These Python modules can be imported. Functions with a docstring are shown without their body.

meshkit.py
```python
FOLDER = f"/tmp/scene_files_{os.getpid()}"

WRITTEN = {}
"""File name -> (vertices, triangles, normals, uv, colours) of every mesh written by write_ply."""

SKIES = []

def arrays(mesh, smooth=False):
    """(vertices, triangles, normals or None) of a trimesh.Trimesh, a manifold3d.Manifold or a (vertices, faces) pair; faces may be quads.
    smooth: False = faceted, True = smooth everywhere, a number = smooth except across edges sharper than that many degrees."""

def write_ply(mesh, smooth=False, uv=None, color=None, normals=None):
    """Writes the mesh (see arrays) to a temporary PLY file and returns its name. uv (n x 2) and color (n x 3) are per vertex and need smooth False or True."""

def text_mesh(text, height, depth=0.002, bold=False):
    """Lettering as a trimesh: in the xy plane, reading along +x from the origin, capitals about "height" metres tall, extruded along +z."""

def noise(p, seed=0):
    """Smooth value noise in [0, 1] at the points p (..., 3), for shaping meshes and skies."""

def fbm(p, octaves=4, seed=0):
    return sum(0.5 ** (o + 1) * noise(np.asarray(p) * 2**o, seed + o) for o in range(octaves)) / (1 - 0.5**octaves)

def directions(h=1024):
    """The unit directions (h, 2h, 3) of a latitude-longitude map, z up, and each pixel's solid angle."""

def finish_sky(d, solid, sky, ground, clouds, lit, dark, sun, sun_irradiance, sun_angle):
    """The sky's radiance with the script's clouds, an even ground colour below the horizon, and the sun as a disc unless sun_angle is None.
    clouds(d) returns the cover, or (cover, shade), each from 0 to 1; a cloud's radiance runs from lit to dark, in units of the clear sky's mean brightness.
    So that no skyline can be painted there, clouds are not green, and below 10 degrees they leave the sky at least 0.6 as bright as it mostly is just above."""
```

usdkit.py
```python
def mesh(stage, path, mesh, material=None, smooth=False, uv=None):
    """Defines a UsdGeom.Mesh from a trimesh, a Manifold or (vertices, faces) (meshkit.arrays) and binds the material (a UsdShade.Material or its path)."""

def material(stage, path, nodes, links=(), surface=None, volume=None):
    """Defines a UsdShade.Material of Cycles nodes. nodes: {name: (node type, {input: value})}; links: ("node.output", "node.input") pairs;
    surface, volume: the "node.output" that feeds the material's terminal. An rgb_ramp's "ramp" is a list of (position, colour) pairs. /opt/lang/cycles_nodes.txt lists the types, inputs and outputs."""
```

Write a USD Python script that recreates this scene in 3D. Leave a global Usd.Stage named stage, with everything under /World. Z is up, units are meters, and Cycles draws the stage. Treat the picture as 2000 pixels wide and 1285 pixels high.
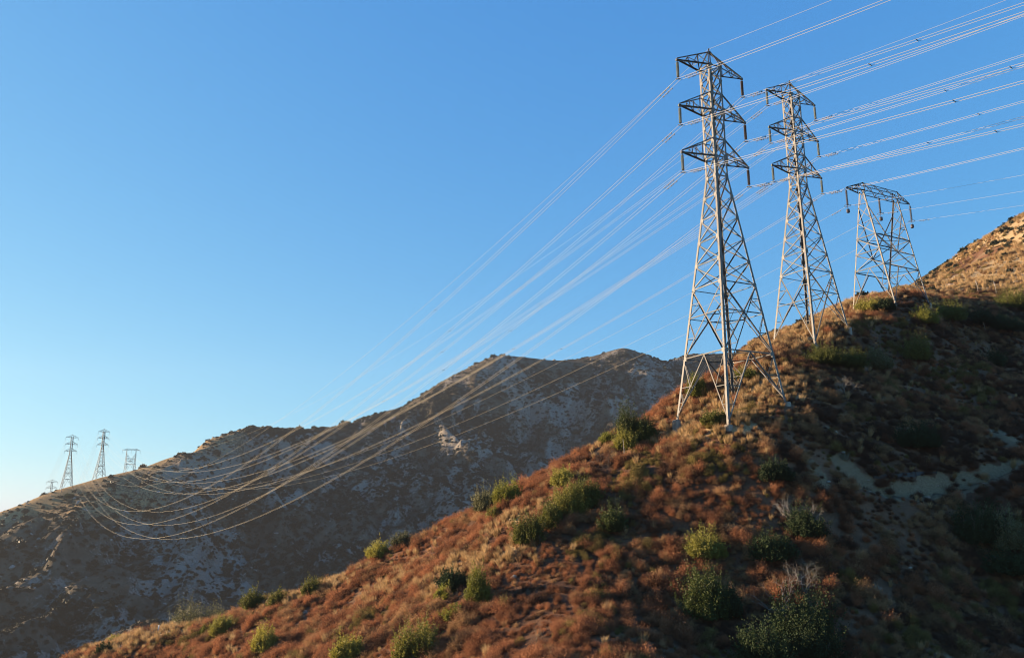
import math
import numpy as np
import trimesh
import usdkit
import meshkit
from scipy.spatial import cKDTree
from scipy.interpolate import RBFInterpolator, RegularGridInterpolator
from pxr import Gf, Sdf, Usd, UsdGeom, UsdLux, UsdShade, Vt

stage = Usd.Stage.CreateInMemory()
UsdGeom.SetStageUpAxis(stage, "Z")
UsdGeom.SetStageMetersPerUnit(stage, 1.0)
UsdGeom.Xform.Define(stage, "/World")
UsdGeom.Scope.Define(stage, "/World/Looks")

# ------------------------------------------------------------------ camera, sky, sun, exposure
FPX, PITCH, ROLL = 1565.27, math.radians(12.617), math.radians(0.182)     # the drone's lens, for a picture 2000 wide
EXPOSURE = 1.9
SUN_AZ, SUN_EL = math.radians(-78), math.radians(10.7)                     # towards the sun: azimuth from +y to +x
SKY_STRENGTH, SUN_INTENSITY = 0.15, 1.25

cp, sp, cr, sr = math.cos(PITCH), math.sin(PITCH), math.cos(ROLL), math.sin(ROLL)
X, UP, FW = np.array([1.0, 0, 0]), np.array([0, -sp, cp]), np.array([0, cp, sp])
cam = UsdGeom.Camera.Define(stage, "/World/camera")
cx, cy = cr * X - sr * UP, sr * X + cr * UP
cam.AddTransformOp().Set(Gf.Matrix4d(*cx, 0, *cy, 0, *(-FW), 0, 0, 0, 0, 1))
cam.CreateHorizontalApertureAttr(36.0)
cam.CreateVerticalApertureAttr(36.0 * 657 / 1024)
cam.CreateFocalLengthAttr(36.0 * FPX / 2000)
cam.CreateClippingRangeAttr(Gf.Vec2f(0.5, 60000))
cam.CreateExposureAttr(EXPOSURE)

# the clear sky, graded as the photograph's film renders it: each channel k * c ** g
GRADE = ((0.92, 0.166), (0.59, 0.320), (0.26, 0.60))
_n = {"s": ("sky_texture", {"sky_type": "single_scattering", "sun_disc": False, "sun_elevation": SUN_EL, "sun_rotation": SUN_AZ,
                            "altitude": 600.0, "air_density": 1.0, "aerosol_density": 0.3, "ozone_density": 4.0}),
      "sep": ("separate_color", {}), "com": ("combine_color", {}), "b": ("background_shader", {"strength": SKY_STRENGTH})}
_l = [("s.color", "sep.color"), ("com.color", "b.color")]
for ch, (gm, kk) in zip("rgb", GRADE):
    _n["pw" + ch] = ("math", {"math_type": "power", "value2": gm})
    _n["mu" + ch] = ("math", {"math_type": "multiply", "value2": kk / (SKY_STRENGTH * 2.0 ** EXPOSURE)})
    _l += [(f"sep.{ch}", f"pw{ch}.value1"), (f"pw{ch}.value", f"mu{ch}.value1"), (f"mu{ch}.value", f"com.{ch}")]
sky_mat = usdkit.material(stage, "/World/Looks/sky", _n, _l, surface="b.background")
dome = UsdLux.DomeLight.Define(stage, "/World/sky")
UsdShade.MaterialBindingAPI.Apply(dome.GetPrim()).Bind(sky_mat)
dome.GetPrim().SetCustomDataByKey("kind", "structure")

S_DIR = np.array([math.cos(SUN_EL) * math.sin(SUN_AZ), math.cos(SUN_EL) * math.cos(SUN_AZ), math.sin(SUN_EL)])
sun = UsdLux.DistantLight.Define(stage, "/World/sun")
sun.CreateIntensityAttr(SUN_INTENSITY)
sun.CreateAngleAttr(0.5)
sun.CreateColorAttr(Gf.Vec3f(1.0, 0.74, 0.48))
sun.GetPrim().CreateAttribute("inputs:normalize", Sdf.ValueTypeNames.Bool).Set(True)
zx = np.cross([0, 0, 1.0], S_DIR); zx /= np.linalg.norm(zx)
zy = np.cross(S_DIR, zx)
sun.AddTransformOp().Set(Gf.Matrix4d(*zx, 0, *zy, 0, *S_DIR, 0, 0, 0, 0, 1))

# ------------------------------------------------------------------ helpers
used = {}


def numbered(path):
    n = used.get(path, -1) + 1
    used[path] = n
    return path if n == 0 else f"{path}_{n:03d}"


def tag(prim, label=None, cat=None, group=None, kind=None):
    prim = prim.GetPrim() if hasattr(prim, "GetPrim") else prim
    for k, v in (("label", label), ("category", cat), ("group", group), ("kind", kind)):
        if v:
            prim.SetCustomDataByKey(k, v)
    return prim


def pathof(parent):
    return "/World" if parent is None else str(parent.GetPath())


def thing(name, label, cat, loc=(0, 0, 0), group=None, parent=None, rotz=0.0, scale=None):
    x = UsdGeom.Xform.Define(stage, numbered(pathof(parent) + "/" + name))
    x.AddTranslateOp().Set(Gf.Vec3d(*map(float, loc)))
    if rotz:
        x.AddRotateZOp().Set(float(rotz))
    tag(x, label, cat, group)
    return x.GetPrim()


def obj(name, mesh, mat, parent=None, smooth=False):
    m = usdkit.mesh(stage, numbered(pathof(parent) + "/" + name), mesh, mat, smooth=smooth)
    return m.GetPrim()


def cat_mesh(parts):
    vs, fs, n = [], [], 0
    for v, f in parts:
        vs.append(v); fs.append(f + n); n += len(v)
    return np.vstack(vs), np.vstack(fs)


def unit(v):
    v = np.asarray(v, float)
    return v / (np.linalg.norm(v) + 1e-12)


def angle_bar(p, q, w, e1, e2, t=None):
    """An L-section steel member from p to q; its two flanges lie along e1 and e2."""
    p, q = np.asarray(p, float), np.asarray(q, float)
    d = unit(q - p)
    e1 = unit(e1 - d * np.dot(e1, d))
    e2 = unit(e2 - d * np.dot(e2, d) - e1 * np.dot(e2 - d * np.dot(e2, d), e1))
    t = t or w * 0.14
    prof = [(0, 0), (w, 0), (w, t), (t, t), (t, w), (0, w)]
    v = np.array([c + a * e1 + b * e2 for c in (p, q) for a, b in prof])
    f = []
    for i in range(6):
        j = (i + 1) % 6
        f += [(i, j, 6 + j), (i, 6 + j, 6 + i)]
    f += [(0, 2, 1), (0, 3, 2), (0, 4, 3), (0, 5, 4), (6, 7, 8), (6, 8, 9), (6, 9, 10), (6, 10, 11)]
    f = np.array(f)
    if np.dot(np.cross(e1, e2), d) < 0:
        f = f[:, ::-1]
    return v, f


def tube(points, radii, sides=5, cap=True):
    p = np.asarray(points, float)
    r = np.broadcast_to(np.asarray(radii, float), (len(p),))
    t = np.gradient(p, axis=0)
    t /= np.linalg.norm(t, axis=1, keepdims=True) + 1e-12
    ref = np.where(np.abs(t[:, 2:]) < 0.9, [0, 0, 1.0], [1.0, 0, 0])
    a = np.cross(t, ref); a /= np.linalg.norm(a, axis=1, keepdims=True) + 1e-12
    b = np.cross(t, a)
    an = np.arange(sides) * 2 * np.pi / sides
    v = (p[:, None] + r[:, None, None] * (np.cos(an)[None, :, None] * a[:, None] + np.sin(an)[None, :, None] * b[:, None])).reshape(-1, 3)
    i, j = np.meshgrid(np.arange(len(p) - 1), np.arange(sides), indexing="ij")
    qd = np.stack([i * sides + j, i * sides + (j + 1) % sides, (i + 1) * sides + (j + 1) % sides, (i + 1) * sides + j], -1).reshape(-1, 4)
    f = np.vstack([qd[:, [0, 2, 1]], qd[:, [0, 3, 2]]])
    if cap:
        n = len(v)
        v = np.vstack([v, p[:1], p[-1:]])
        k = np.arange(sides)
        last = (len(p) - 1) * sides
        f = np.vstack([f, np.stack([np.full(sides, n), k, (k + 1) % sides], 1), np.stack([np.full(sides, n + 1), last + (k + 1) % sides, last + k], 1)])
    return v, f


def lathe(profile, axis_p, sides=10):
    """A surface of revolution about the vertical through axis_p; profile: (radius, z) pairs from top to bottom."""
    pr = np.asarray(profile, float)
    an = np.arange(sides) * 2 * np.pi / sides
    v = np.stack([pr[:, 0, None] * np.cos(an), pr[:, 0, None] * np.sin(an), np.repeat(pr[:, 1, None], sides, 1)], -1).reshape(-1, 3) + axis_p
    i, j = np.meshgrid(np.arange(len(pr) - 1), np.arange(sides), indexing="ij")
    q = np.stack([i * sides + j, i * sides + (j + 1) % sides, (i + 1) * sides + (j + 1) % sides, (i + 1) * sides + j], -1).reshape(-1, 4)
    return v, np.vstack([q[:, [0, 2, 1]], q[:, [0, 3, 2]]])


def box(c, e):
    b = trimesh.creation.box(e)
    return np.array(b.vertices) + c, np.array(b.faces)


def at(u, v, y):
    """The point at depth y that stands at pixel (u, v) of the 2000 x 1285 photograph."""
    a, b = (u - 1000) / FPX, (642.5 - v) / FPX
    d = a * cx + b * cy + FW
    return d * (y / d[1])


# ------------------------------------------------------------------ materials
MATS = "/World/Looks/"


def plain(name, color, rough=0.7, metallic=0.0, var=0.12, scale=3.0, spec=0.4, bump=0.0):
    nodes = {"g": ("geometry", {}), "n": ("noise_texture", {"scale": scale, "detail": 4.0, "roughness": 0.6}),
             "r": ("rgb_ramp", {"ramp": [(0.25, tuple(c * (1 - var * 2) for c in color)), (0.5, color), (0.8, tuple(min(1, c * (1 + var)) for c in color))]}),
             "p": ("principled_bsdf", {"roughness": rough, "metallic": metallic, "specular_ior_level": spec})}
    links = [("g.position", "n.vector"), ("n.fac", "r.fac"), ("r.color", "p.base_color")]
    if bump:
        nodes["b"] = ("bump", {"strength": bump, "distance": 0.02})
        links += [("n.fac", "b.height"), ("b.normal", "p.normal")]
    return usdkit.material(stage, MATS + name, nodes, links, surface="p.BSDF")


def leafy(name, ramp, trans=0.3, rough=0.6):
    """Leaves and dry stems: every leaf (island) takes its own tone from the ramp, and lets some light through."""
    nodes = {"g": ("geometry", {}), "o": ("object_info", {}),
             "m": ("math", {"math_type": "multiply_add", "value2": 0.62}),
             "s": ("math", {"math_type": "multiply", "value2": 0.38}),
             "r": ("rgb_ramp", {"ramp": ramp}),
             "p": ("principled_bsdf", {"roughness": rough, "specular_ior_level": 0.25}),
             "t": ("translucent_bsdf", {}), "x": ("mix_closure", {"fac": trans})}
    links = [("o.random", "s.value1"), ("g.random_per_island", "m.value1"), ("s.value", "m.value3"), ("m.value", "r.fac"), ("r.color", "p.base_color"),
             ("r.color", "t.color"), ("p.BSDF", "x.closure1"), ("t.BSDF", "x.closure2")]
    return usdkit.material(stage, MATS + name, nodes, links, surface="x.closure")


steel = plain("galvanised_steel", (0.102, 0.096, 0.087), rough=0.6, metallic=0.0, var=0.18, scale=0.9)
steel_dark = plain("weathered_steel", (0.064, 0.06, 0.056), rough=0.65, metallic=0.0, var=0.2, scale=1.2)
steel_far = plain("far_steel", (0.03, 0.03, 0.034), rough=0.7)
concrete = plain("concrete", (0.20, 0.165, 0.13), rough=0.9, var=0.15, scale=4.0, bump=0.4)
old_wire = plain("weathered_wire", (0.31, 0.27, 0.185), rough=0.5, var=0.05, scale=0.3)
wire_mat = plain("aluminium_wire", (0.31, 0.29, 0.265), rough=0.5, metallic=0.1, var=0.03, scale=0.3, spec=0.6)
glass_disc = plain("glass_discs", (0.20, 0.24, 0.23), rough=0.25, var=0.1, spec=0.6)
brown_disc = plain("brown_porcelain", (0.035, 0.028, 0.03), rough=0.3, var=0.1, spec=0.6)
black_mat = plain("black_sheet", (0.018, 0.018, 0.02), rough=0.6)
white_post = plain("white_post", (0.72, 0.70, 0.66), rough=0.6)
pale_wood = plain("pale_dead_wood", (0.25, 0.215, 0.18), rough=0.85, var=0.2, scale=5)
burnt_wood = plain("burnt_wood", (0.045, 0.032, 0.026), rough=0.85, var=0.3, scale=5)
stem_mat = plain("shrub_stems", (0.13, 0.095, 0.065), rough=0.9, var=0.25, scale=6)

sumac_leaf = leafy("sumac_leaves", [(0, (0.055, 0.065, 0.013)), (0.4, (0.22, 0.215, 0.034)), (1, (0.46, 0.39, 0.07))], 0.4)
dark_leaf = leafy("dark_leaves", [(0, (0.016, 0.028, 0.009)), (0.6, (0.034, 0.052, 0.015)), (1, (0.075, 0.09, 0.022))], 0.2, 0.8)
mid_leaf = leafy("mid_green_leaves", [(0, (0.03, 0.042, 0.011)), (0.5, (0.085, 0.105, 0.022)), (1, (0.22, 0.22, 0.04))], 0.3)
grey_leaf = leafy("grey_green_leaves", [(0, (0.09, 0.09, 0.04)), (0.6, (0.18, 0.17, 0.08)), (1, (0.28, 0.25, 0.12))], 0.28)
yellow_leaf = leafy("yellow_green_leaves", [(0, (0.08, 0.085, 0.018)), (0.4, (0.29, 0.26, 0.048)), (1, (0.54, 0.45, 0.10))], 0.4)
sage_leaf = leafy("pale_sage_leaves", [(0, (0.14, 0.16, 0.12)), (1, (0.26, 0.29, 0.22))], 0.2)
rust = leafy("rust_brush", [(0, (0.13, 0.055, 0.028)), (0.4, (0.36, 0.155, 0.072)), (0.75, (0.52, 0.25, 0.125)), (1, (0.66, 0.42, 0.25))], 0.4, 0.8)
tan = leafy("tan_brush", [(0, (0.16, 0.09, 0.042)), (0.45, (0.44, 0.26, 0.125)), (1, (0.68, 0.48, 0.28))], 0.4, 0.8)
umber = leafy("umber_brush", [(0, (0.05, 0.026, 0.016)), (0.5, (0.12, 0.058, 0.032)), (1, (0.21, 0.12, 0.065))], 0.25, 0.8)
olive = leafy("olive_brush", [(0, (0.09, 0.07, 0.02)), (0.5, (0.22, 0.165, 0.05)), (1, (0.36, 0.28, 0.10))], 0.3, 0.8)
straw = leafy("straw_grass", [(0, (0.28, 0.18, 0.08)), (0.5, (0.52, 0.37, 0.19)), (1, (0.70, 0.54, 0.32))], 0.35, 0.7)
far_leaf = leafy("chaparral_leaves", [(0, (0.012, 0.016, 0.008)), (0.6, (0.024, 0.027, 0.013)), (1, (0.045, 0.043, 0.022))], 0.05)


def terrain_material(name, a, b, bare, grass, s, bump_d):
    """Soil: two tones broken by noise, pale bare earth and dry grass where the cover map (a mesh primvar) says, fine grain bump."""
    nodes = {
        "g": ("geometry", {}),
        "n1": ("noise_texture", {"scale": s, "detail": 8.0, "roughness": 0.65, "distortion": 0.4}),
        "n2": ("noise_texture", {"scale": s * 6.3, "detail": 8.0, "roughness": 0.7}),
        "n3": ("noise_texture", {"scale": s * 38, "detail": 5.0, "roughness": 0.7}),
        "v": ("voronoi_texture", {"scale": s * 9, "randomness": 1.0}),
        "r1": ("rgb_ramp", {"ramp": [(0.38, a), (0.62, b)]}),
        "cov": ("attribute", {"attribute": "cover"}),
        "sep": ("separate_color", {}),
        "t1": ("math", {"math_type": "multiply_add", "value2": 1.6, "value3": -0.8}),
        "a1": ("math", {"math_type": "add"}), "k1": ("map_range", {"from_min": 0.42, "from_max": 0.62, "clamp": True}),
        "t2": ("math", {"math_type": "multiply_add", "value2": 1.2, "value3": -0.6}),
        "a2": ("math", {"math_type": "add"}), "k2": ("map_range", {"from_min": 0.42, "from_max": 0.62, "clamp": True}),
        "bc": ("rgb_ramp", {"ramp": [(0.3, tuple(c * 0.72 for c in bare)), (0.6, bare), (0.8, tuple(c * 1.2 for c in bare))]}),
        "gc": ("rgb_ramp", {"ramp": [(0.3, tuple(c * 0.7 for c in grass)), (0.7, grass)]}),
        "k3": ("map_range", {"from_min": 0.35, "from_max": 0.65, "clamp": True}), "m4": ("mix_color", {"blend_type": "mix", "b": (0.022, 0.018, 0.016)}), "m1": ("mix_color", {"blend_type": "mix"}), "m2": ("mix_color", {"blend_type": "mix"}),
        "fr": ("rgb_ramp", {"ramp": [(0.3, (0.6, 0.6, 0.6)), (0.7, (1.15, 1.15, 1.15))]}),
        "m3": ("mix_color", {"blend_type": "multiply", "fac": 1.0, "use_clamp": False}),
        "hs": ("math", {"math_type": "multiply_add", "value2": 1.6}),
        "b1": ("bump", {"strength": 0.8, "distance": bump_d}),
        "p": ("principled_bsdf", {"roughness": 0.95, "specular_ior_level": 0.1})}
    links = [("g.position", f"{n}.vector") for n in ("n1", "n2", "n3", "v")]
    links += [("n1.fac", "r1.fac"), ("cov.color", "sep.color"), ("n2.fac", "t1.value1"), ("sep.r", "a1.value1"), ("t1.value", "a1.value2"), ("a1.value", "k1.value"),
              ("n2.fac", "t2.value1"), ("sep.g", "a2.value1"), ("t2.value", "a2.value2"), ("a2.value", "k2.value"),
              ("n3.fac", "bc.fac"), ("n3.fac", "gc.fac"), ("r1.color", "m1.a"), ("bc.color", "m1.b"), ("k1.result", "m1.fac"),
              ("m1.result", "m2.a"), ("gc.color", "m2.b"), ("k2.result", "m2.fac"), ("n3.fac", "fr.fac"), ("sep.b", "k3.value"), ("m2.result", "m4.a"), ("k3.result", "m4.fac"), ("m4.result", "m3.a"), ("fr.color", "m3.b"),
              ("m3.result", "p.base_color"), ("n2.fac", "hs.value1"), ("n3.fac", "hs.value3"), ("hs.value", "b1.height"), ("b1.normal", "p.normal")]
    return usdkit.material(stage, MATS + name, nodes, links, surface="p.BSDF")


soil = terrain_material("hillside_soil", (0.075, 0.040, 0.024), (0.16, 0.082, 0.048), (0.20, 0.140, 0.085), (0.42, 0.30, 0.16), 0.22, 0.16)
rocky = terrain_material("mountain_soil", (0.040, 0.034, 0.022), (0.098, 0.075, 0.050), (0.205, 0.180, 0.150), (0.32, 0.215, 0.105), 0.075, 0.9)
plain_soil = plain("valley_soil", (0.16, 0.12, 0.085), rough=0.95, var=0.25, scale=0.01)

# ------------------------------------------------------------------ towers: where they stand (metres from the drone, z from its height)
SP = 5.3                       # between the crossarms
ARM, HALF, FLARE, WAIST, PEAK = 4.427, 0.82, 0.1194, -2.15, 12.73


def frame(yaw):
    c, s = math.cos(yaw), math.sin(yaw)
    return np.array([c, s, 0.0]), np.array([-s, c, 0.0])


CORNERS = ((-1, 1), (-1, -1), (1, -1), (1, 1))       # legs in order round the tower: left, near, right, back
T1 = dict(C=np.array([21.681, 79.134, 36.05]), yaw=math.radians(26.2), feet=(-27.44, -28.65, -26.08, -24.46))
T2 = dict(C=np.array([37.405, 97.93, 42.907]), yaw=math.radians(28.06), feet=(-22.55, -24.16, -21.27, -20.65))
T3 = dict(C=np.array([53.923, 110.677, 44.611]), yaw=math.radians(27.7), feet=(-17.29, -17.66, -16.6, -14.62), beam=6.914, p=3.715, q0=0.378, q1=3.357, h=1.245)
F0 = dict(C=at(99, 964.5, 735), yaw=math.radians(33))
F1 = dict(C=np.array([-344.44, 630.52, 44.67]), yaw=math.radians(39))
F2 = dict(C=np.array([-331.84, 653.87, 51.30]), yaw=math.radians(45))
F3 = dict(C=at(257, 879, 672), yaw=math.radians(40), beam=6.914, p=3.715, q0=0.378, q1=3.357, h=1.245)


def foot_points(T):
    A, L = frame(T["yaw"])
    out = []
    for (i, j), z in zip(CORNERS, T["feet"]):
        if "beam" in T:
            out.append(T["C"] + i * T["p"] * A + j * (T["q0"] + (T["q1"] - T["q0"])) * L + [0, 0, z])
        else:
            r = HALF + FLARE * (WAIST - z)
            out.append(T["C"] + i * r * A + j * r * L + [0, 0, z])
    return np.array(out)


# ------------------------------------------------------------------ the near hillside
near_pts = []
for T, drop in ((T1, (1.25, 0.25, 0.2, 0.2)), (T2, (0.3, 0.3, 0.25, 0.2)), (T3, (0.3, 0.1, 0.2, 0.2))):
    near_pts += [tuple(p - [0, 0, d]) for p, d in zip(foot_points(T), drop)]
CREST = [(1352, 752, 88.5), (1290, 800, 87.5), (1200, 850, 87), (1130, 886, 86), (1050, 936, 86), (985, 973, 86), (900, 1010, 87), (830, 1055, 88), (730, 1096, 89), (650, 1140, 90), (540, 1176, 91),
         (440, 1215, 92), (330, 1232, 93), (210, 1254, 94), (130, 1294, 95), (0, 1350, 96), (-200, 1430, 97)]
for u, v, y in CREST:
    p = at(u, v, y)
    near_pts += [tuple(p), (p[0] * 1.08 - 2, y + 9, p[2] - 4.6), (p[0] * 1.3 - 4, y + 28, p[2] - 18)]
    if u % 3 == 1 or u < 0:
        near_pts.append((p[0] * 1.8, y + 90, -78))
for u, v, y in [(1450, 695, 101), (1500, 664, 103), (1560, 638, 105), (1690, 607, 117), (1790, 586, 122),
                # the slope seen from the drone
                (300, 1285, 86), (500, 1285, 74), (700, 1285, 64), (900, 1285, 56), (1100, 1285, 51), (1250, 1285, 52), (1400, 1285, 55), (1700, 1285, 55), (2000, 1285, 56),
                (700, 1180, 78), (1000, 1100, 66.5), (1200, 1000, 70), (1400, 1000, 67.5), (1600, 1100, 62), (1600, 950, 68.5), (1800, 1100, 64), (2000, 1100, 66),
                (1700, 850, 77), (2000, 990, 69), (2000, 830, 85), (1800, 760, 90), (1700, 710, 95), (1850, 660, 109), (2000, 680, 114), (1880, 610, 120), (2000, 600, 132),
                (2150, 560, 140), (2150, 1000, 66), (2150, 800, 86),
                # in front of the picture's lower edge
                (1000, 1600, 38), (1500, 1600, 40), (500, 1600, 50), (2200, 1600, 38), (0, 1600, 70),
                # the lit slope behind
                (1850, 566, 165), (1950, 503, 190), (2000, 470, 198), (1900, 520, 192), (1800, 568, 170), (2150, 430, 195), (2000, 540, 158),
                (1430, 698, 235), (1560, 636, 222), (1700, 587, 212), (1800, 574, 210), (1900, 530, 216), (1950, 480, 222), (2000, 424, 228), (2200, 330, 240), (2500, 250, 250)]:
    near_pts.append(tuple(at(u, v, y)))
near_pts += [(120, 330, 30), (60, 330, -30), (20, 300, -60), (200, 360, 60), (0, 190, -62), (35, 160, 12), (20, 130, -4), (-30, 160, -50), (260, 300, 95), (150, 60, 10), (90, 30, -14), (-80, 50, -30), (-100, 110, -48),
             (210, 150, 60), (0, 12, -18), (60, 10, -20), (-60, 12, -36), (250, 60, 24), (-140, 200, -85), (-140, 330, -100), (0, 380, -90)]
NP = np.array(near_pts)
near_rbf = RBFInterpolator(NP[:, :2], NP[:, 2], kernel="thin_plate_spline", smoothing=0.6, neighbors=None)
FEET = np.vstack([foot_points(T)[:, :2] for T in (T1, T2, T3)])

# the dirt track cut into the shaded slope on the right
TRACK = np.array([at(u, v, y)[:2] for u, v, y in [(1640, 925, 70.2), (1720, 934, 69.8), (1800, 930, 70.8), (1900, 917, 72.2), (2000, 907, 73.2), (2200, 890, 75)]])


def track_distance(x, y):
    """(signed distance across the track, positive uphill; how far along inside its ends)"""
    best, sign = np.full(x.shape, 1e9), np.zeros(x.shape)
    for a, b in zip(TRACK[:-1], TRACK[1:]):
        d = b - a; L = np.hypot(*d); d = d / L
        t = np.clip((x - a[0]) * d[0] + (y - a[1]) * d[1], 0, L)
        ex, ey = x - a[0] - t * d[0], y - a[1] - t * d[1]
        r = np.hypot(ex, ey)
        s = np.sign(-d[1] * ex + d[0] * ey)
        m = r < best
        best[m], sign[m] = r[m], s[m]
    return best * sign


def near_height(x, y):
    x, y = np.asarray(x, float), np.asarray(y, float)
    P = np.stack([x.ravel(), y.ravel()], 1)
    z = near_rbf(P).reshape(x.shape)
    d = np.min(np.hypot(x[..., None] - FEET[:, 0], y[..., None] - FEET[:, 1]), -1)
    calm = np.clip((d - 0.8) / 3.5, 0.12, 1)
    p3 = np.stack([x, y, 0 * x], -1)
    z = z + calm * ((meshkit.fbm(p3 / 9.0, 4, 3) - 0.5) * 1.5 + (meshkit.fbm(p3 / 2.4, 3, 9) - 0.5) * 0.55)
    far = np.clip((y - 120) / 60, 0, 1)
    z = z + far * ((meshkit.fbm(p3 / 26.0, 5, 13) - 0.5) * 4)
    s = track_distance(x, y)
    inside = np.clip((x - TRACK[0, 0] + 1) / 3, 0, 1)
    cut = np.where(s > 0, -1.5 * np.exp(-((s - 0.7) / 1.1) ** 2), 0.5 * np.exp(-((s + 1.5) / 1.3) ** 2))
    return z + cut * inside


def grow(a, b, step, lo, hi, rate=1.06):
    """Grid lines: even from a to b, then ever wider out to lo and hi."""
    mid = np.arange(a, b, step)
    up, s = [mid[-1]], step
    while up[-1] < hi:
        s *= rate; up.append(up[-1] + min(s, 5))
    dn, s = [mid[0]], step
    while dn[-1] > lo:
        s *= rate; dn.append(dn[-1] - min(s, 5))
    return np.concatenate([dn[:0:-1], mid, up[1:]])


def sheet(xs, ys, Z):
    gx, gy = np.meshgrid(xs, ys, indexing="ij")
    v = np.stack([gx, gy, Z], -1).reshape(-1, 3)
    n = len(ys)
    i, j = np.meshgrid(np.arange(len(xs) - 1), np.arange(n - 1), indexing="ij")
    a = (i * n + j).ravel()
    return v, np.vstack([np.stack([a, a + n, a + n + 1], 1), np.stack([a, a + n + 1, a + 1], 1)])


xs, ys = grow(-45, 62, 0.5, -150, 280), grow(34, 118, 0.5, 6, 390)
GX, GY = np.meshgrid(xs, ys, indexing="ij")
NZ = near_height(GX, GY)
near_grid = RegularGridInterpolator((xs, ys), NZ, bounds_error=False, fill_value=-200)


def H1(x, y):
    return near_grid(np.stack([np.asarray(x, float), np.asarray(y, float)], -1))


def slope_of(xs, ys, Z):
    return np.hypot(np.gradient(Z, xs, axis=0), np.gradient(Z, ys, axis=1))


def blob(x, y, spots):
    out = np.zeros(np.shape(x))
    for px, py, r in spots:
        out = np.maximum(out, np.exp(-((x - px) ** 2 + (y - py) ** 2) / (r * r)))
    return out


c1, c2, c3 = T1["C"], T2["C"], T3["C"]
GRASS_SPOTS = [(c1[0] - 1, c1[1] + 1, 4.2), (c1[0] - 3, c1[1] - 3, 2.6), (c1[0] + 5.5, c1[1] + 6, 3.4), (c2[0] - 2, c2[1], 4.4), (c2[0] - 6, c2[1] + 1, 4.0), (c2[0] + 3, c2[1] + 3, 3)]
GRASS_SPOTS += [(*at(u, v, y)[:2], r) for u, v, y, r in [(1480, 690, 98, 3.0), (1540, 650, 103, 3.5), (1620, 625, 108, 2.6), (1690, 615, 113, 2.2), (1430, 800, 79, 2.2), (1340, 810, 80, 2.4), (1215, 885, 82, 1.6), (1450, 850, 74, 1.6)]]
GRASS_SPOTS += [(*at(u, v, y)[:2], r) for u, v, y, r in [(1270, 850, 82, 1.8), (1000, 1090, 68, 1.5), (660, 1160, 86, 2.4), (560, 1190, 87, 2), (330, 1245, 91, 3.0), (250, 1262, 92, 3.0), (880, 1110, 70, 2.5), (1010, 1040, 74, 1.6), (760, 1170, 78, 2.0)]]
BARE_SPOTS = [(*at(u, v, y)[:2], r) for u, v, y, r in [(1625, 865, 75, 1.2), (1655, 890, 72, 1.1), (1592, 915, 70, 1.0), (1610, 930, 69, 0.8), (1740, 790, 84, 1.6), (1820, 810, 82, 1.6), (1950, 850, 80, 3.0), (1800, 715, 95, 2.2), (1960, 700, 108, 3.0),
              (1760, 1240, 50, 1.3), (1900, 1230, 53, 1.6), (1850, 1180, 55, 1.1), (1990, 1250, 52, 1.5), (1100, 960, 78, 0.8), (890, 1100, 71, 1.2), (600, 1245, 80, 1.6), (1180, 985, 74, 0.8), (960, 1190, 62, 0.7), (1560, 800, 80, 1.0), (700, 1165, 80, 1.4)]]


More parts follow.
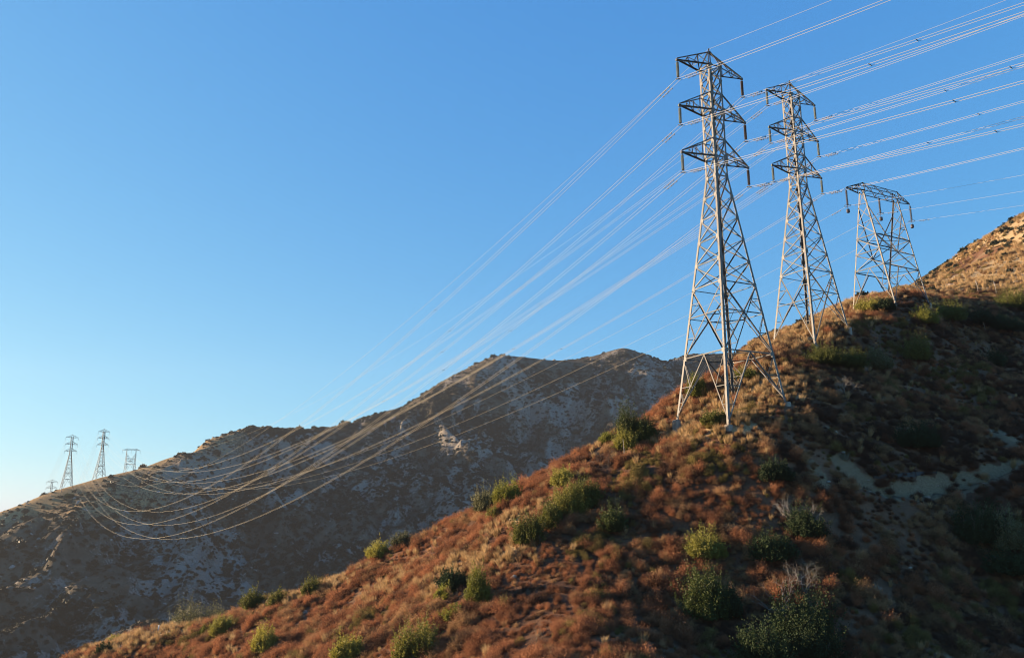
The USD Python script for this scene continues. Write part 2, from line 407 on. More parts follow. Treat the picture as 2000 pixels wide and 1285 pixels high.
def near_cover(x, y, slope):
    p3 = np.stack([x, y, 0 * x], -1)
    n = meshkit.fbm(p3 / 7.0, 4, 31)
    right = np.clip((x - 22) / 14, 0, 1)
    s = track_distance(x, y)
    bank = ((s > -0.7) & (s < 1.9) & (x > TRACK[0, 0])) * np.where(x > TRACK[2, 0], 1.15, 0.65)
    bare = blob(x, y, BARE_SPOTS) * (0.32 + 0.55 * n) + bank * np.clip(0.70 + 1.5 * (n - 0.42), 0.4, 1.0) + 0.25 * right * np.clip((n - 0.52) * 8, 0, 1) + 0.06
    far = np.clip((y - 128) / 25, 0, 1)
    bare = bare + far * np.clip((n - 0.5) * 5, 0, 0.8) * 0.35
    grass = blob(x, y, GRASS_SPOTS) * 1.1 + far * np.clip((meshkit.fbm(p3 / 22.0, 4, 77) - 0.36) * 6, 0, 1) * 0.95
    return np.clip(bare, 0, 1.2), np.clip(grass, 0, 1.2)


BURNT_SPOTS = [(*at(u, v, y)[:2], r) for u, v, y, r in [(890, 1150, 69, 2.3), (905, 1185, 64.5, 1.6), (1165, 905, 82, 1.8), (1110, 975, 76, 1.4), (950, 1060, 75, 1.2)]]


def add_cover(prim, bare, grass, burnt=None):
    c = np.stack([bare.ravel(), grass.ravel(), 0 * bare.ravel() if burnt is None else burnt.ravel()], 1).astype(np.float32)
    UsdGeom.PrimvarsAPI(prim).CreatePrimvar("cover", Sdf.ValueTypeNames.Color3fArray, "vertex").Set(Vt.Vec3fArray.FromNumpy(c))


hill = obj("hillside", sheet(xs, ys, NZ), soil, smooth=True)
add_cover(hill, *near_cover(GX, GY, slope_of(xs, ys, NZ)), blob(GX, GY, BURNT_SPOTS))
tag(hill, "brown brushy hillside that carries the three nearest pylons", "hillside", kind="structure")

# ------------------------------------------------------------------ the mountain across the canyon
far_pts = [tuple(at(u, v, y * (1 + 0.30 * np.clip((u - 300) / 650, 0, 1)))) for u, v, y in [
    # skyline
    (-500, 1150, 520), (-200, 1062, 570), (0, 1002, 605), (80, 970, 622), (131, 953, 632), (195, 933, 655), (254, 920, 674), (300, 911, 690), (340, 892, 705), (400, 863, 730), (490, 833, 760), (560, 836, 780), (620, 836, 800),
    (700, 824, 822), (760, 810, 832), (830, 767, 822), (870, 742, 812), (930, 714, 804), (970, 699, 802), (1000, 699, 812), (1060, 706, 832), (1120, 706, 850), (1180, 693, 862), (1220, 680, 872), (1265, 697, 880), (1300, 706, 892), (1345, 692, 904), (1400, 696, 910),
    (1550, 690, 930), (1750, 640, 960), (2100, 600, 980),
    # the spur from the far pylons down to the left, and the hollow behind it
    (165, 960, 628), (95, 1030, 560), (60, 1066, 535), (0, 1122, 505), (-100, 1190, 470), (-300, 1300, 420), (40, 1032, 592), (-60, 1075, 565), (60, 1000, 608),
    # faces
    (100, 1150, 505), (200, 1050, 580), (250, 1200, 492), (350, 1000, 620), (300, 1100, 555), (400, 1130, 540), (500, 950, 668), (500, 1080, 580), (420, 930, 690), (600, 920, 720), (650, 1000, 640), (600, 1100, 560), (700, 1080, 570),
    (760, 900, 730), (800, 950, 660), (880, 800, 752), (950, 780, 740), (950, 850, 690), (950, 950, 590), (850, 1010, 590), (720, 950, 690),
    (1030, 830, 745), (1080, 760, 800), (1090, 900, 690), (1050, 960, 620), (1200, 800, 748), (1150, 870, 690), (1300, 750, 812), (1250, 850, 720), (1130, 780, 800), (1400, 800, 790)]]
far_pts += [(-240, 440, -72), (-150, 450, -78), (-60, 460, -78), (20, 510, -62), (100, 580, -30), (-300, 380, -70), (-420, 360, -75), (-100, 250, -84), (0, 230, -88), (100, 300, -60), (-500, 500, -50), (-600, 400, -70),
            (220, 760, 60), (300, 860, 120), (-450, 900, -60), (-330, 1000, -40), (-200, 1150, 20), (0, 1250, 70), (200, 1330, 90), (400, 1330, 120), (-700, 700, -80), (-700, 1000, -110), (500, 800, 120), (600, 1100, 180), (-250, 1300, -80), (100, 1450, -60), (500, 1450, 0),
            (-420, 690, -24), (-400, 760, -60), (-330, 760, 0)]
for u, v, y in [(-200, 1062, 570), (0, 1002, 605), (80, 970, 622), (131, 953, 632), (195, 933, 655)]:
    q = at(u, v, y)
    far_pts += [(q[0] * 1.05, y + 34, q[2] - 9), (q[0] * 1.12, y + 90, q[2] - 36)]
FP = np.array(far_pts)
far_rbf = RBFInterpolator(FP[:, :2], FP[:, 2], kernel="thin_plate_spline", smoothing=0.4)
FF = np.array([T["C"][:2] for T in (F0, F1, F2, F3)])


def far_height(x, y):
    P = np.stack([x.ravel(), y.ravel()], 1)
    z = np.concatenate([far_rbf(P[k:k + 40000]) for k in range(0, len(P), 40000)]).reshape(x.shape)
    wx = x + 18 * (meshkit.fbm(np.stack([x, y, 0 * x], -1) / 70.0, 3, 5) - 0.5) * 2
    p = np.stack([wx / 62.0 + y * 0.004, y / 190.0, 0 * x], -1)
    rid = 1 - np.abs(2 * meshkit.fbm(p, 3, 41) - 1) * 2
    p2 = np.stack([wx / 21.0, y / 55.0, 0 * x], -1)
    rid2 = 1 - np.abs(2 * meshkit.fbm(p2, 3, 47) - 1) * 2
    d = np.min(np.hypot(x[..., None] - FF[:, 0], y[..., None] - FF[:, 1]), -1)
    calm = np.clip((d - 8) / 50, 0.06, 1)
    ridge_y = np.interp(x, FP[:31, 0], FP[:31, 1])
    below = np.clip((ridge_y - y - 10) / 90, 0.012, 1)
    p3 = np.stack([x, y, 0 * x], -1)
    rough = (meshkit.fbm(p3 / 9.0, 3, 53) - 0.5) * 7 + (np.abs(meshkit.fbm(p3 / 30.0, 4, 59) - 0.5)) * -16
    return z + calm * below * (rid * 22 + rid2 * 9.0 - 11) + calm * np.maximum(below, 0.02) * rough


fx, fy = np.arange(-600, 620, 2.5), np.arange(190, 1330, 2.5)
FX, FY = np.meshgrid(fx, fy, indexing="ij")
FZ = far_height(FX, FY)
far_grid = RegularGridInterpolator((fx, fy), FZ, bounds_error=False, fill_value=-200)


def H2(x, y):
    return far_grid(np.stack([np.asarray(x, float), np.asarray(y, float)], -1))


fs = slope_of(fx, fy, FZ)
p3 = np.stack([FX, FY, 0 * FX], -1)
n_far = meshkit.fbm(p3 / 45.0, 5, 61)
ridge_y = np.interp(FX, FP[:31, 0], FP[:31, 1])
dr_ = meshkit.fbm(np.stack([FX / 16.0, FY / 60.0, 0 * FX], -1), 4, 63)          # bare ground follows the drainage
far_bare = 0.34 + np.clip((fs - 0.75) * 0.35, -0.15, 0.25) + np.clip((n_far - 0.5) * 1.3, -0.25, 0.25) + np.clip((dr_ - 0.5) * 1.6, -0.3, 0.3) + np.clip((FX + 260) / 200, -0.5, 0.0)
far_grass = np.clip(1 - np.abs(ridge_y - FY) / 35, 0, 1) * 0.36 + np.clip((-210 - FX) / 60, 0, 1) * np.clip((FZ + 40) / 40, 0, 1) * 0.62 - 0.25 * n_far
mount = obj("mountain", sheet(fx, fy, FZ), rocky, smooth=True)
add_cover(mount, np.clip(far_bare, 0, 1.1), np.clip(far_grass, 0, 1.1))
tag(mount, "shaded rocky mountain across the canyon", "mountain", kind="structure")

g = obj("valley_floor", (np.array([[-9000, -9000, -131], [9000, -9000, -131], [9000, 9000, -131], [-9000, 9000, -131.0]]), np.array([[0, 1, 2], [0, 2, 3]])), plain_soil)
tag(g, "brown valley floor far below the slopes", "ground", kind="structure")

# ------------------------------------------------------------------ lattice towers
UPV = np.array([0, 0, 1.0])


class Tower:
    """Collects steel members in the tower's own space: origin at lower arm level on its axis, x along the arms, y along the line."""

    def __init__(self, root, detailed=True):
        self.root, self.detailed, self.loose, self.rng = root, detailed, {}, np.random.default_rng(5)

    def bar(self, name, p, q, w, face=None, parent=None, mat=None):
        p, q = np.asarray(p, float), np.asarray(q, float)
        d = unit(q - p)
        n = np.asarray(face, float) if face is not None else (np.cross(d, UPV) if abs(d[2]) < 0.95 else np.array([1.0, 0, 0]))
        m = angle_bar(p, q, w, np.cross(n, d), -n)
        if self.detailed:
            return obj(name, m, mat or (steel if self.rng.random() < 0.32 else steel_dark), parent or self.root)
        self.loose.setdefault((name, str((parent or self.root).GetPath())), []).append(m)

    def finish(self):
        for (name, path), parts in self.loose.items():
            obj(name, cat_mesh(parts), steel_far, stage.GetPrimAtPath(path))


def half_at(z):
    return HALF if z >= WAIST else HALF + FLARE * (WAIST - z)


def corner(k, z):
    i, j = CORNERS[k]
    h = half_at(z)
    return np.array([i * h, j * h, z])


FACES = [(k, (k + 1) % 4) for k in range(4)]


def face_normal(a, b):
    i, j = CORNERS[a], CORNERS[b]
    return unit(np.array([i[0] + j[0], i[1] + j[1], 0.0]))


def double_circuit_tower(T, label, group, panels, extension, detailed=True, leg_w=0.25, br_w=0.105):
    root = thing("lattice_pylon", label, "pylon", T["C"], group, rotz=math.degrees(T["yaw"]))
    tw = Tower(root, detailed)
    top = 2 * SP
    # legs: one angle each, kinked at the waist
    for k, (i, j) in enumerate(CORNERS):
        e1, e2 = np.array([-i, 0, 0.0]), np.array([0, -j, 0.0])
        m = cat_mesh([angle_bar(corner(k, WAIST), corner(k, top), leg_w * 0.84, e1, e2, 0.03), angle_bar(corner(k, T["feet"][k]) * [1, 1, 1], corner(k, WAIST + 0.12), leg_w, e1, e2, 0.035)])
        leg = obj("leg", m, steel if detailed else steel_far, root)
        if detailed:
            pl = [box(corner(k, T["feet"][k] + 0.02), (0.5, 0.5, 0.05))]
            obj("base_plate", cat_mesh(pl), steel_dark, leg)
    # cage: X bracing between arm levels
    levels = [WAIST, 0, 1.95, 3.62, SP, SP + 1.95, SP + 3.62, top]
    for z0, z1 in zip(levels[:-1], levels[1:]):
        for a, b in FACES:
            n = face_normal(a, b)
            tw.bar("diagonal_brace", corner(a, z0), corner(b, z1), br_w, n)
            tw.bar("diagonal_brace", corner(b, z0) - n * 0.03, corner(a, z1) - n * 0.03, br_w, n)
    for z in (WAIST, 0, 1.95, SP, SP + 1.95, top):
        for a, b in FACES:
            tw.bar("horizontal_brace", corner(a, z), corner(b, z), br_w, face_normal(a, b))
        if z in (0, SP, top):
            tw.bar("diaphragm_brace", corner(0, z), corner(2, z), br_w * 0.8, UPV)
            tw.bar("diaphragm_brace", corner(1, z) - UPV * 0.05, corner(3, z) - UPV * 0.05, br_w * 0.8, UPV)
    # peak
    pk = thing("peak", None, None, parent=root)
    for k in range(4):
        tw.bar("peak_bar", corner(k, top), [0.03 * CORNERS[k][0], 0.03 * CORNERS[k][1], PEAK], br_w * 1.1, None, pk)
    tw.bar("ground_wire_bracket", [0, 0, PEAK - 0.1], [0, 0, PEAK + 0.35], br_w, None, pk)
    # crossarms
    for lv in range(3):
        for sg in (-1, 1):
            arm = thing("crossarm", None, None, parent=root)
            z = lv * SP
            tip = np.array([sg * ARM, 0, z])
            ks = [k for k in range(4) if CORNERS[k][0] == sg]
            bot = [corner(k, z) for k in ks]
            upz = z + 1.95 if lv < 2 else PEAK - 0.15
            ups = [corner(k, upz) if lv < 2 else np.array([0.06 * sg, 0.05 * CORNERS[k][1], upz]) for k in ks]
            for b_ in bot:
                tw.bar("lower_chord", b_, tip, br_w * 1.35, UPV, arm, steel_dark)
            for u_ in ups:
                tw.bar("upper_chord", u_, tip + [0, 0, 0.1], br_w * 1.15, None, arm, steel_dark)
            for t in (0.36, 0.68):
                lo = [b_ + (tip - b_) * t for b_ in bot]
                hi = [u_ + (tip - u_) * t for u_ in ups]
                tw.bar("arm_brace", lo[0], lo[1], br_w * 0.7, UPV, arm)
                for a_, c_ in zip(lo, hi):
                    tw.bar("arm_brace", a_, c_, br_w * 0.7, None, arm)
            p1 = [b_ + (tip - b_) * 0.36 for b_ in bot]
            p2 = [u_ + (tip - u_) * 0.36 for u_ in ups]
            tw.bar("arm_brace", bot[0], p1[1], br_w * 0.7, UPV, arm)
            p3_ = [b_ + (tip - b_) * 0.68 for b_ in bot]
            tw.bar("arm_brace", p1[0], p3_[1], br_w * 0.7, UPV, arm)
            for a_, c_ in zip(bot, p2):
                tw.bar("arm_brace", a_, c_, br_w * 0.7, None, arm)
            for a_, c_ in zip(p1, [u_ + (tip - u_) * 0.68 for u_ in ups]):
                tw.bar("arm_brace", a_, c_, br_w * 0.7, None, arm)
            if detailed:
                obj("hanger_plate", cat_mesh([box(tip + [0, 0, -0.06], (0.30, 0.16, 0.26))]), steel_dark, arm)
    # body below the waist
    for z1, z0 in zip(panels[:-1], panels[1:]):
        for a, b in FACES:
            n = face_normal(a, b)
            tw.bar("diagonal_brace", corner(a, z0), corner(b, z1), br_w, n)
            tw.bar("diagonal_brace", corner(b, z0) - n * 0.03, corner(a, z1) - n * 0.03, br_w, n)
        if z0 == panels[-1]:
            continue
    for z in panels[1:]:
        for a, b in FACES:
            if a % 2 == 0 or z == panels[-1]:
                tw.bar("horizontal_brace", corner(a, z), corner(b, z), br_w * 0.85, face_normal(a, b))

    def big_x(a, b, zt, za, zb):
        """The tall X panel with its belt and redundant members; za, zb where it meets legs a and b below."""
        n = face_normal(a, b)
        A1, B1, A0, B0 = corner(a, zt), corner(b, zt), corner(a, za), corner(b, zb)
        wa, wb = np.linalg.norm((A1 - B1)[:2]), np.linalg.norm((A0 - B0)[:2])
        t = wa / (wa + wb)
        tw.bar("diagonal_brace", A1, B0, br_w * 1.15, n)
        tw.bar("diagonal_brace", B1 - n * 0.03, A0 - n * 0.03, br_w * 1.15, n)
        zm = A1[2] + (B0[2] - A1[2]) * t
        M = A1 + (B0 - A1) * t
        tw.bar("horizontal_brace", corner(a, zm), M, br_w * 0.85, n)
        tw.bar("horizontal_brace", M, corner(b, zm), br_w * 0.85, n)
        for (p, q), k in (((A1, M), a), ((B1, M), b), ((M, A0), a), ((M, B0), b)):
            mid = (p + q) / 2
            tw.bar("redundant_brace", mid, corner(k, mid[2]), br_w * 0.6, n)
            other = p if np.linalg.norm(p - M) < 1e-6 else q
            tw.bar("redundant_brace", mid, corner(k, M[2]), br_w * 0.6, n)
        return M

    zt = panels[-1]
    if extension:
        ze = zt - 7.15
        mids = [big_x(a, b, zt, ze, ze) for a, b in FACES]
        for k in range(4):
            tw.bar("diaphragm_brace", mids[k], mids[(k + 1) % 4], br_w * 0.8, UPV)
        bm = []
        for a, b in FACES:
            n = face_normal(a, b)
            A_, B_ = corner(a, ze), corner(b, ze)
            M = (A_ + B_) / 2
            bm.append(M)
            tw.bar("horizontal_brace", A_, B_, br_w, n)
            for k, other in ((a, A_), (b, B_)):
                foot = corner(k, T["feet"][k] + 0.35)
                tw.bar("diagonal_brace", M, foot, br_w * 1.1, n)
                mid = M + (foot - M) * 0.5
                zmid = mid[2]
                tw.bar("redundant_brace", mid, corner(k, zmid), br_w * 0.7, n)
                tw.bar("redundant_brace", mid, corner(k, ze), br_w * 0.6, n)
                q75 = M + (foot - M) * 0.76
                tw.bar("redundant_brace", q75, corner(k, q75[2]), br_w * 0.6, n)
                tw.bar("redundant_brace", q75, corner(k, zmid), br_w * 0.6, n)
        for k in range(4):
            tw.bar("diaphragm_brace", bm[k], bm[(k + 1) % 4], br_w * 0.9, UPV)
    else:
        mids = [big_x(a, b, zt, T["feet"][a] + 0.35, T["feet"][b] + 0.35) for a, b in FACES]
        for k in range(4):
            tw.bar("diaphragm_brace", mids[k], mids[(k + 1) % 4], br_w * 0.8, UPV)
    if detailed:                                                             # gusset plates where the braces meet each leg
        for k, (i, j) in enumerate(CORNERS):
            pl = []
            for z in levels + panels[1:] + [panels[-1] - 7.15] * extension:
                c = corner(k, z)
                pl += [box(c + [-i * 0.22, j * 0.006, 0], (0.40, 0.016, 0.42)), box(c + [i * 0.006, -j * 0.22, 0], (0.016, 0.40, 0.42))]
            obj("gusset_plates", cat_mesh(pl), steel, root)
    if detailed:                                                             # climbing steps on the near leg
        pegs = []
        for z in np.arange(T["feet"][1] + 4, top, 0.45):
            c = corner(1, z)
            pegs.append(tube([c, c + np.array([-0.17, -0.05, 0])], 0.012, 4))
        obj("step_bolts", cat_mesh(pegs), steel_dark, root)
    tw.finish()
    return root


def portal_tower(T, label, detailed=True, w=0.13):
    root = thing("portal_pylon", label, "pylon", T["C"], None, rotz=math.degrees(T["yaw"]))
    tw = Tower(root, detailed)
    p, q0, q1, hb, h = T["p"], T["q0"], T["q1"], T["beam"], T["h"]
    slope = (q1 - q0) / (-np.mean(T["feet"]))

    def cn(k, z):
        i, j = CORNERS[k]
        return np.array([i * p, j * (q0 - slope * z), z])

    for k, (i, j) in enumerate(CORNERS):
        e1, e2 = np.array([-i, 0, 0.0]), np.array([0, -j, 0.0])
        leg = obj("leg", angle_bar(cn(k, T["feet"][k]), cn(k, 0.1), w * 1.35, e1, e2), steel if detailed else steel_far, root)
        if detailed:
            obj("base_plate", cat_mesh([box(cn(k, T["feet"][k] + 0.02), (0.42, 0.42, 0.05))]), steel_dark, leg)
    lv = [0, -2.3, -4.6, -6.9, -9.2, -11.6]
    # the two A-frames along the line
    for a, b, n in ((0, 1, np.array([-1.0, 0, 0])), (2, 3, np.array([1.0, 0, 0]))):
        for r, (z1, z0) in enumerate(zip(lv[:-1], lv[1:])):
            tw.bar("diagonal_brace", cn(a, z1), cn(b, z0), w * 0.7, n)
            tw.bar("diagonal_brace", cn(b, z1) + n * -0.03, cn(a, z0) + n * -0.03, w * 0.7, n)
            if r > 1:
                tw.bar("horizontal_brace", cn(a, z0), cn(b, z0), w * 0.8, n)
        M = (cn(a, lv[-1]) + cn(b, lv[-1])) / 2
        for k in (a, b):
            foot = cn(k, T["feet"][k] + 0.3)
            tw.bar("diagonal_brace", M, foot, w * 0.75, n)
            mid = (M + foot) / 2
            tw.bar("redundant_brace", mid, cn(k, mid[2]), w * 0.5, n)
            tw.bar("redundant_brace", mid, cn(k, lv[-1]), w * 0.5, n)
    # across the line, near and far face
    for a, b, n in ((1, 2, np.array([0, -1.0, 0])), (0, 3, np.array([0, 1.0, 0]))):
        def mid(z):
            return (cn(a, z) + cn(b, z)) / 2
        tw.bar("knee_brace", cn(a, -2.3), mid(-9.2), w * 0.8, n)
        tw.bar("knee_brace", cn(b, -2.3), mid(-9.2), w * 0.8, n)
        for k, o in ((a, b), (b, a)):
            q = cn(k, -2.3) + (mid(-9.2) - cn(k, -2.3)) * 0.42
            tw.bar("redundant_brace", q, cn(k, -4.6), w * 0.5, n)
            tw.bar("redundant_brace", q, cn(k, q[2]), w * 0.5, n)
            tw.bar("redundant_brace", cn(k, -6.9) , cn(k, -4.6) + (mid(-9.2) - cn(k, -4.6)) * 0.45, w * 0.5, n)
        tw.bar("horizontal_brace", cn(a, -6.9), cn(b, -6.9), w * 0.9, n)
        tw.bar("horizontal_brace", cn(a, -11.6), cn(b, -11.6), w * 0.9, n)
        tw.bar("diagonal_brace", cn(a, -6.9), cn(b, -11.6), w * 0.75, n)
        tw.bar("diagonal_brace", cn(b, -6.9) - n * 0.03, cn(a, -11.6) - n * 0.03, w * 0.75, n)
        tw.bar("horizontal_brace", cn(a, -9.2), cn(b, -9.2), w * 0.7, n)
        for k in (a, b):
            foot = cn(k, T["feet"][k] + 0.3)
            q = mid(-11.6)
            tw.bar("diagonal_brace", q + (cn(k, -11.6) - q) * 0.2, foot, w * 0.75, n)
            m2 = (q + foot) / 2
            tw.bar("redundant_brace", m2, cn(k, m2[2]), w * 0.5, n)
            tw.bar("redundant_brace", m2, cn(k, -11.6), w * 0.5, n)
    for z in (-6.9, -11.6):
        tw.bar("diaphragm_brace", cn(0, z), cn(2, z), w * 0.6, UPV)
        tw.bar("diaphragm_brace", cn(1, z) - UPV * 0.05, cn(3, z) - UPV * 0.05, w * 0.6, UPV)
    # the beam: two lower chords meeting at each tip, two upper chords between the peaks
    bm = thing("beam", None, None, parent=root)
    tips = [np.array([-hb, 0, 0]), np.array([hb, 0, 0])]
    yw = 0.62
    for s in (-1, 1):
        tw.bar("lower_chord", [-p, s * yw, 0.02], [p, s * yw, 0.02], w, UPV, bm, steel_dark)
        tw.bar("upper_chord", [-p, s * yw * 0.6, h], [p, s * yw * 0.6, h], w * 0.85, UPV, bm, steel_dark)
        for sg, tip in zip((-1, 1), tips):
            tw.bar("lower_chord", [sg * p, s * yw, 0.02], tip, w, UPV, bm, steel_dark)
            tw.bar("upper_chord", [sg * p, s * yw * 0.6, h], tip + [0, 0, 0.08], w * 0.85, UPV, bm, steel_dark)
        xs_ = np.linspace(-p, p, 7)
        for r in range(6):
            lo, hi = (0.02, h) if r % 2 else (h, 0.02)
            tw.bar("beam_brace", [xs_[r], s * yw * (1 if lo < h else 0.6), lo], [xs_[r + 1], s * yw * (1 if hi < h else 0.6), hi], w * 0.55, None, bm)
        for sg in (-1, 1):
            a_ = np.array([sg * (p + (hb - p) * 0.45), s * yw * 0.55, 0.02])
            tw.bar("beam_brace", [sg * p, s * yw * 0.6, h], a_, w * 0.55, None, bm)
            tw.bar("beam_brace", a_, [sg * (p + (hb - p) * 0.45), s * yw * 0.33, h * 0.56], w * 0.5, None, bm)
            tw.bar("beam_post", [sg * p, s * yw, 0.02], [sg * p, s * yw * 0.6, h], w * 0.7, None, bm)
    xs_ = np.linspace(-p, p, 7)
    for r in range(6):
        s = 1 if r % 2 else -1
        tw.bar("beam_brace", [xs_[r], s * yw, 0.02], [xs_[r + 1], -s * yw, 0.02], w * 0.5, UPV, bm)
        tw.bar("beam_brace", [xs_[r], s * yw * 0.6, h], [xs_[r + 1], -s * yw * 0.6, h], w * 0.5, UPV, bm)
    tw.finish()
    return root


def far_feet(T, H):
    """Foot heights of a far tower on the ground below it."""
    A, L = frame(T["yaw"])
    out = []
    for (i, j) in CORNERS:
        z = -20.0
        for _ in range(6):
            r = HALF + FLARE * (WAIST - z)
            a, b = (T["p"] * i, T["q1"] * j) if "beam" in T else (r * i, r * j)
            q = T["C"] + a * A + b * L
            z = float(H(q[0], q[1])) - T["C"][2] + 0.2
            z = min(z, -14.5)
        out.append(z)
    return tuple(out)


PANELS = [WAIST, -4.4, -6.75, -9.2, -11.65, -14.15]
double_circuit_tower(T1, "tallest and nearest grey steel lattice pylon with three crossarms on the brown slope", None, PANELS, True)
double_circuit_tower(T2, "second nearest grey lattice pylon with three crossarms, behind green brush on the crest", None, PANELS, False, leg_w=0.24, br_w=0.10)
portal_tower(T3, "flat-topped grey lattice pylon with two A-frame legs and one long beam, on the right crest")
for T in (F1, F2, F0):
    T["feet"] = far_feet(T, H2)
F3["feet"] = far_feet(F3, H2)
double_circuit_tower(F1, "far dark lattice pylon with three crossarms beside the dark bush on the left ridge", None, PANELS, True, False, 0.24, 0.13)
double_circuit_tower(F2, "far dark lattice pylon with three crossarms standing highest on the left ridge", None, PANELS, True, False, 0.24, 0.13)
double_circuit_tower(F0, "smallest far lattice pylon half hidden behind the left ridge", None, PANELS, False, False, 0.24, 0.13)
portal_tower(F3, "far flat-topped lattice pylon with a single long beam on the left ridge", False, 0.16)

# concrete piers under the legs
for T, nm, hs, rad in ((T1, "nearest pylon", (2.4, 1.6, 1.5, 1.5), 0.42), (T2, "second pylon", (1.5, 1.5, 1.5, 1.5), 0.36), (T3, "flat-topped pylon", (1.2, 1.0, 1.2, 1.2), 0.3)):
    for fp, h_, wh in zip(foot_points(T), hs, ("left", "front", "right", "back")):
        pr = [(0, 0.0), (rad - 0.05, 0.0), (rad, -0.05), (rad, -h_)]
        m = obj("concrete_pier", lathe(pr, fp, 20), concrete, smooth=40)
        tag(m, f"round concrete pier under the {wh} leg of the {nm}", "concrete footing", "concrete piers under the pylon legs")

# ------------------------------------------------------------------ insulators and wires
STR = 2.35


def tips_of(T):
    A, L = frame(T["yaw"])
    return {(s, lv): T["C"] + s * ARM * A + [0, 0, lv * SP] for s in (-1, 1) for lv in (0, 1, 2)}


def insulator(tip, label, group, mat, n=14, length=STR, fine=True, sides=10):
    root = thing("insulator_string", label, "insulator", tip, group)
    pr, z = [(0.03, -0.32)], -0.34
    step = (length - 0.62) / n
    for k in range(n):
        pr += [(0.04, z), (0.165, z - step * 0.45), (0.16, z - step * 0.6), (0.045, z - step * 0.7)]
        z -= step
    obj("disc_stack", lathe(pr, np.zeros(3), sides), mat, root)
    if fine:
        obj("hanger_link", tube([[0, 0, -0.02], [0, 0, -0.36]], 0.035, 6), steel_dark, root)
        obj("suspension_yoke", cat_mesh([tube([[0, 0, z + 0.05], [0, 0, z - 0.2]], 0.03, 6), box([0, 0, -length + 0.06], (0.5, 0.07, 0.1))]), steel_dark, root)
    return root


names = {2: "top", 1: "middle", 0: "bottom"}
side = {-1: "left", 1: "right"}
for T, nm, fine, mats in ((T1, "nearest pylon", True, (glass_disc, brown_disc)), (T2, "second pylon", True, (glass_disc, glass_disc)), (F1, "far bush-side pylon", False, (brown_disc,) * 2), (F2, "highest far pylon", False, (brown_disc,) * 2), (F0, "smallest far pylon", False, (brown_disc,) * 2)):
    for (s, lv), tip in tips_of(T).items():
        insulator(tip, f"insulator string on the {side[s]} end of the {names[lv]} crossarm, {nm}", "insulator strings of the pylons", mats[s > 0], fine=fine, sides=10 if fine else 6)


def portal_hang(T):
    A, L = frame(T["yaw"])
    return [T["C"] + x * A for x in (-T["beam"], 0.0, T["beam"])]


for T, nm, fine in ((T3, "near flat-topped pylon", True), (F3, "far flat-topped pylon", False)):
    for tip, wh in zip(portal_hang(T), ("left end", "middle", "right end")):
        root = insulator(tip, f"dark brown insulator string under the beam's {wh}, {nm}", "insulator strings of the flat-topped pylons", brown_disc, n=15, length=3.0, fine=False, sides=10 if fine else 6)
        if fine:
            obj("hanger_link", tube([[0, 0, 0], [0, 0, -0.36]], 0.035, 6), steel_dark, root)
            ring = [[0.42 * math.cos(a), 0.42 * math.sin(a), -2.75] for a in np.linspace(0, 2 * np.pi, 19)]
            obj("grading_ring", tube(ring, 0.03, 6, False), steel_dark, root)
            obj("weight", lathe([(0.03, -2.6), (0.03, -3.25), (0.2, -3.3), (0.24, -3.4), (0.24, -3.75), (0.2, -3.82), (0.0, -3.84)], np.zeros(3), 12), brown_disc, root)


def catenary(P, Q, k, n=90):
    t = np.linspace(0, 1, n)[:, None]
    W = P + (Q - P) * t
    L2 = ((Q - P)[:2] ** 2).sum()
    W[:, 2] -= k * L2 * t[:, 0] * (1 - t[:, 0])
    return W


WIRE_R = 0.0145


def bundle(P, Q, k, label, group, twin=True, spacers=(), dampers=True, r=WIRE_R, n=90, name="power_line", gap=0.46, mat=None):
    root = thing(name, label, "power line", P, group)
    W = catenary(P, Q, k, n) - P
    across = unit(np.cross(unit(Q - P), UPV)) * gap / 2
    for s in ((-1, 1) if twin else (0,)):
        obj("wire", tube(W + s * across, r, 5), mat or wire_mat, root, smooth=True)
    Ls = np.concatenate([[0], np.cumsum(np.linalg.norm(np.diff(W, axis=0), axis=1))])

    def along(d):
        return np.array([np.interp(d, Ls, W[:, c]) for c in range(3)])
    for d in spacers:
        if d < Ls[-1] - 5:
            c = along(d)
            obj("spacer", tube([c - across * 1.12, c + across * 1.12], 0.036, 6), black_mat, root)
    if dampers:
        for d in (1.5, 2.3):
            for s in ((-1, 1) if twin else (0,)):
                c, c2 = along(d - 0.22) + s * across - UPV * 0.12, along(d + 0.22) + s * across - UPV * 0.12
                m = cat_mesh([tube([c, c2], 0.02, 5), tube([c + (c - c2) * 0.25, c], 0.062, 6), tube([c2, c2 + (c2 - c) * 0.25], 0.062, 6), tube([(c + c2) / 2, (c + c2) / 2 + UPV * 0.12], 0.03, 5)])
                obj("vibration_damper", m, steel, root)
    return root


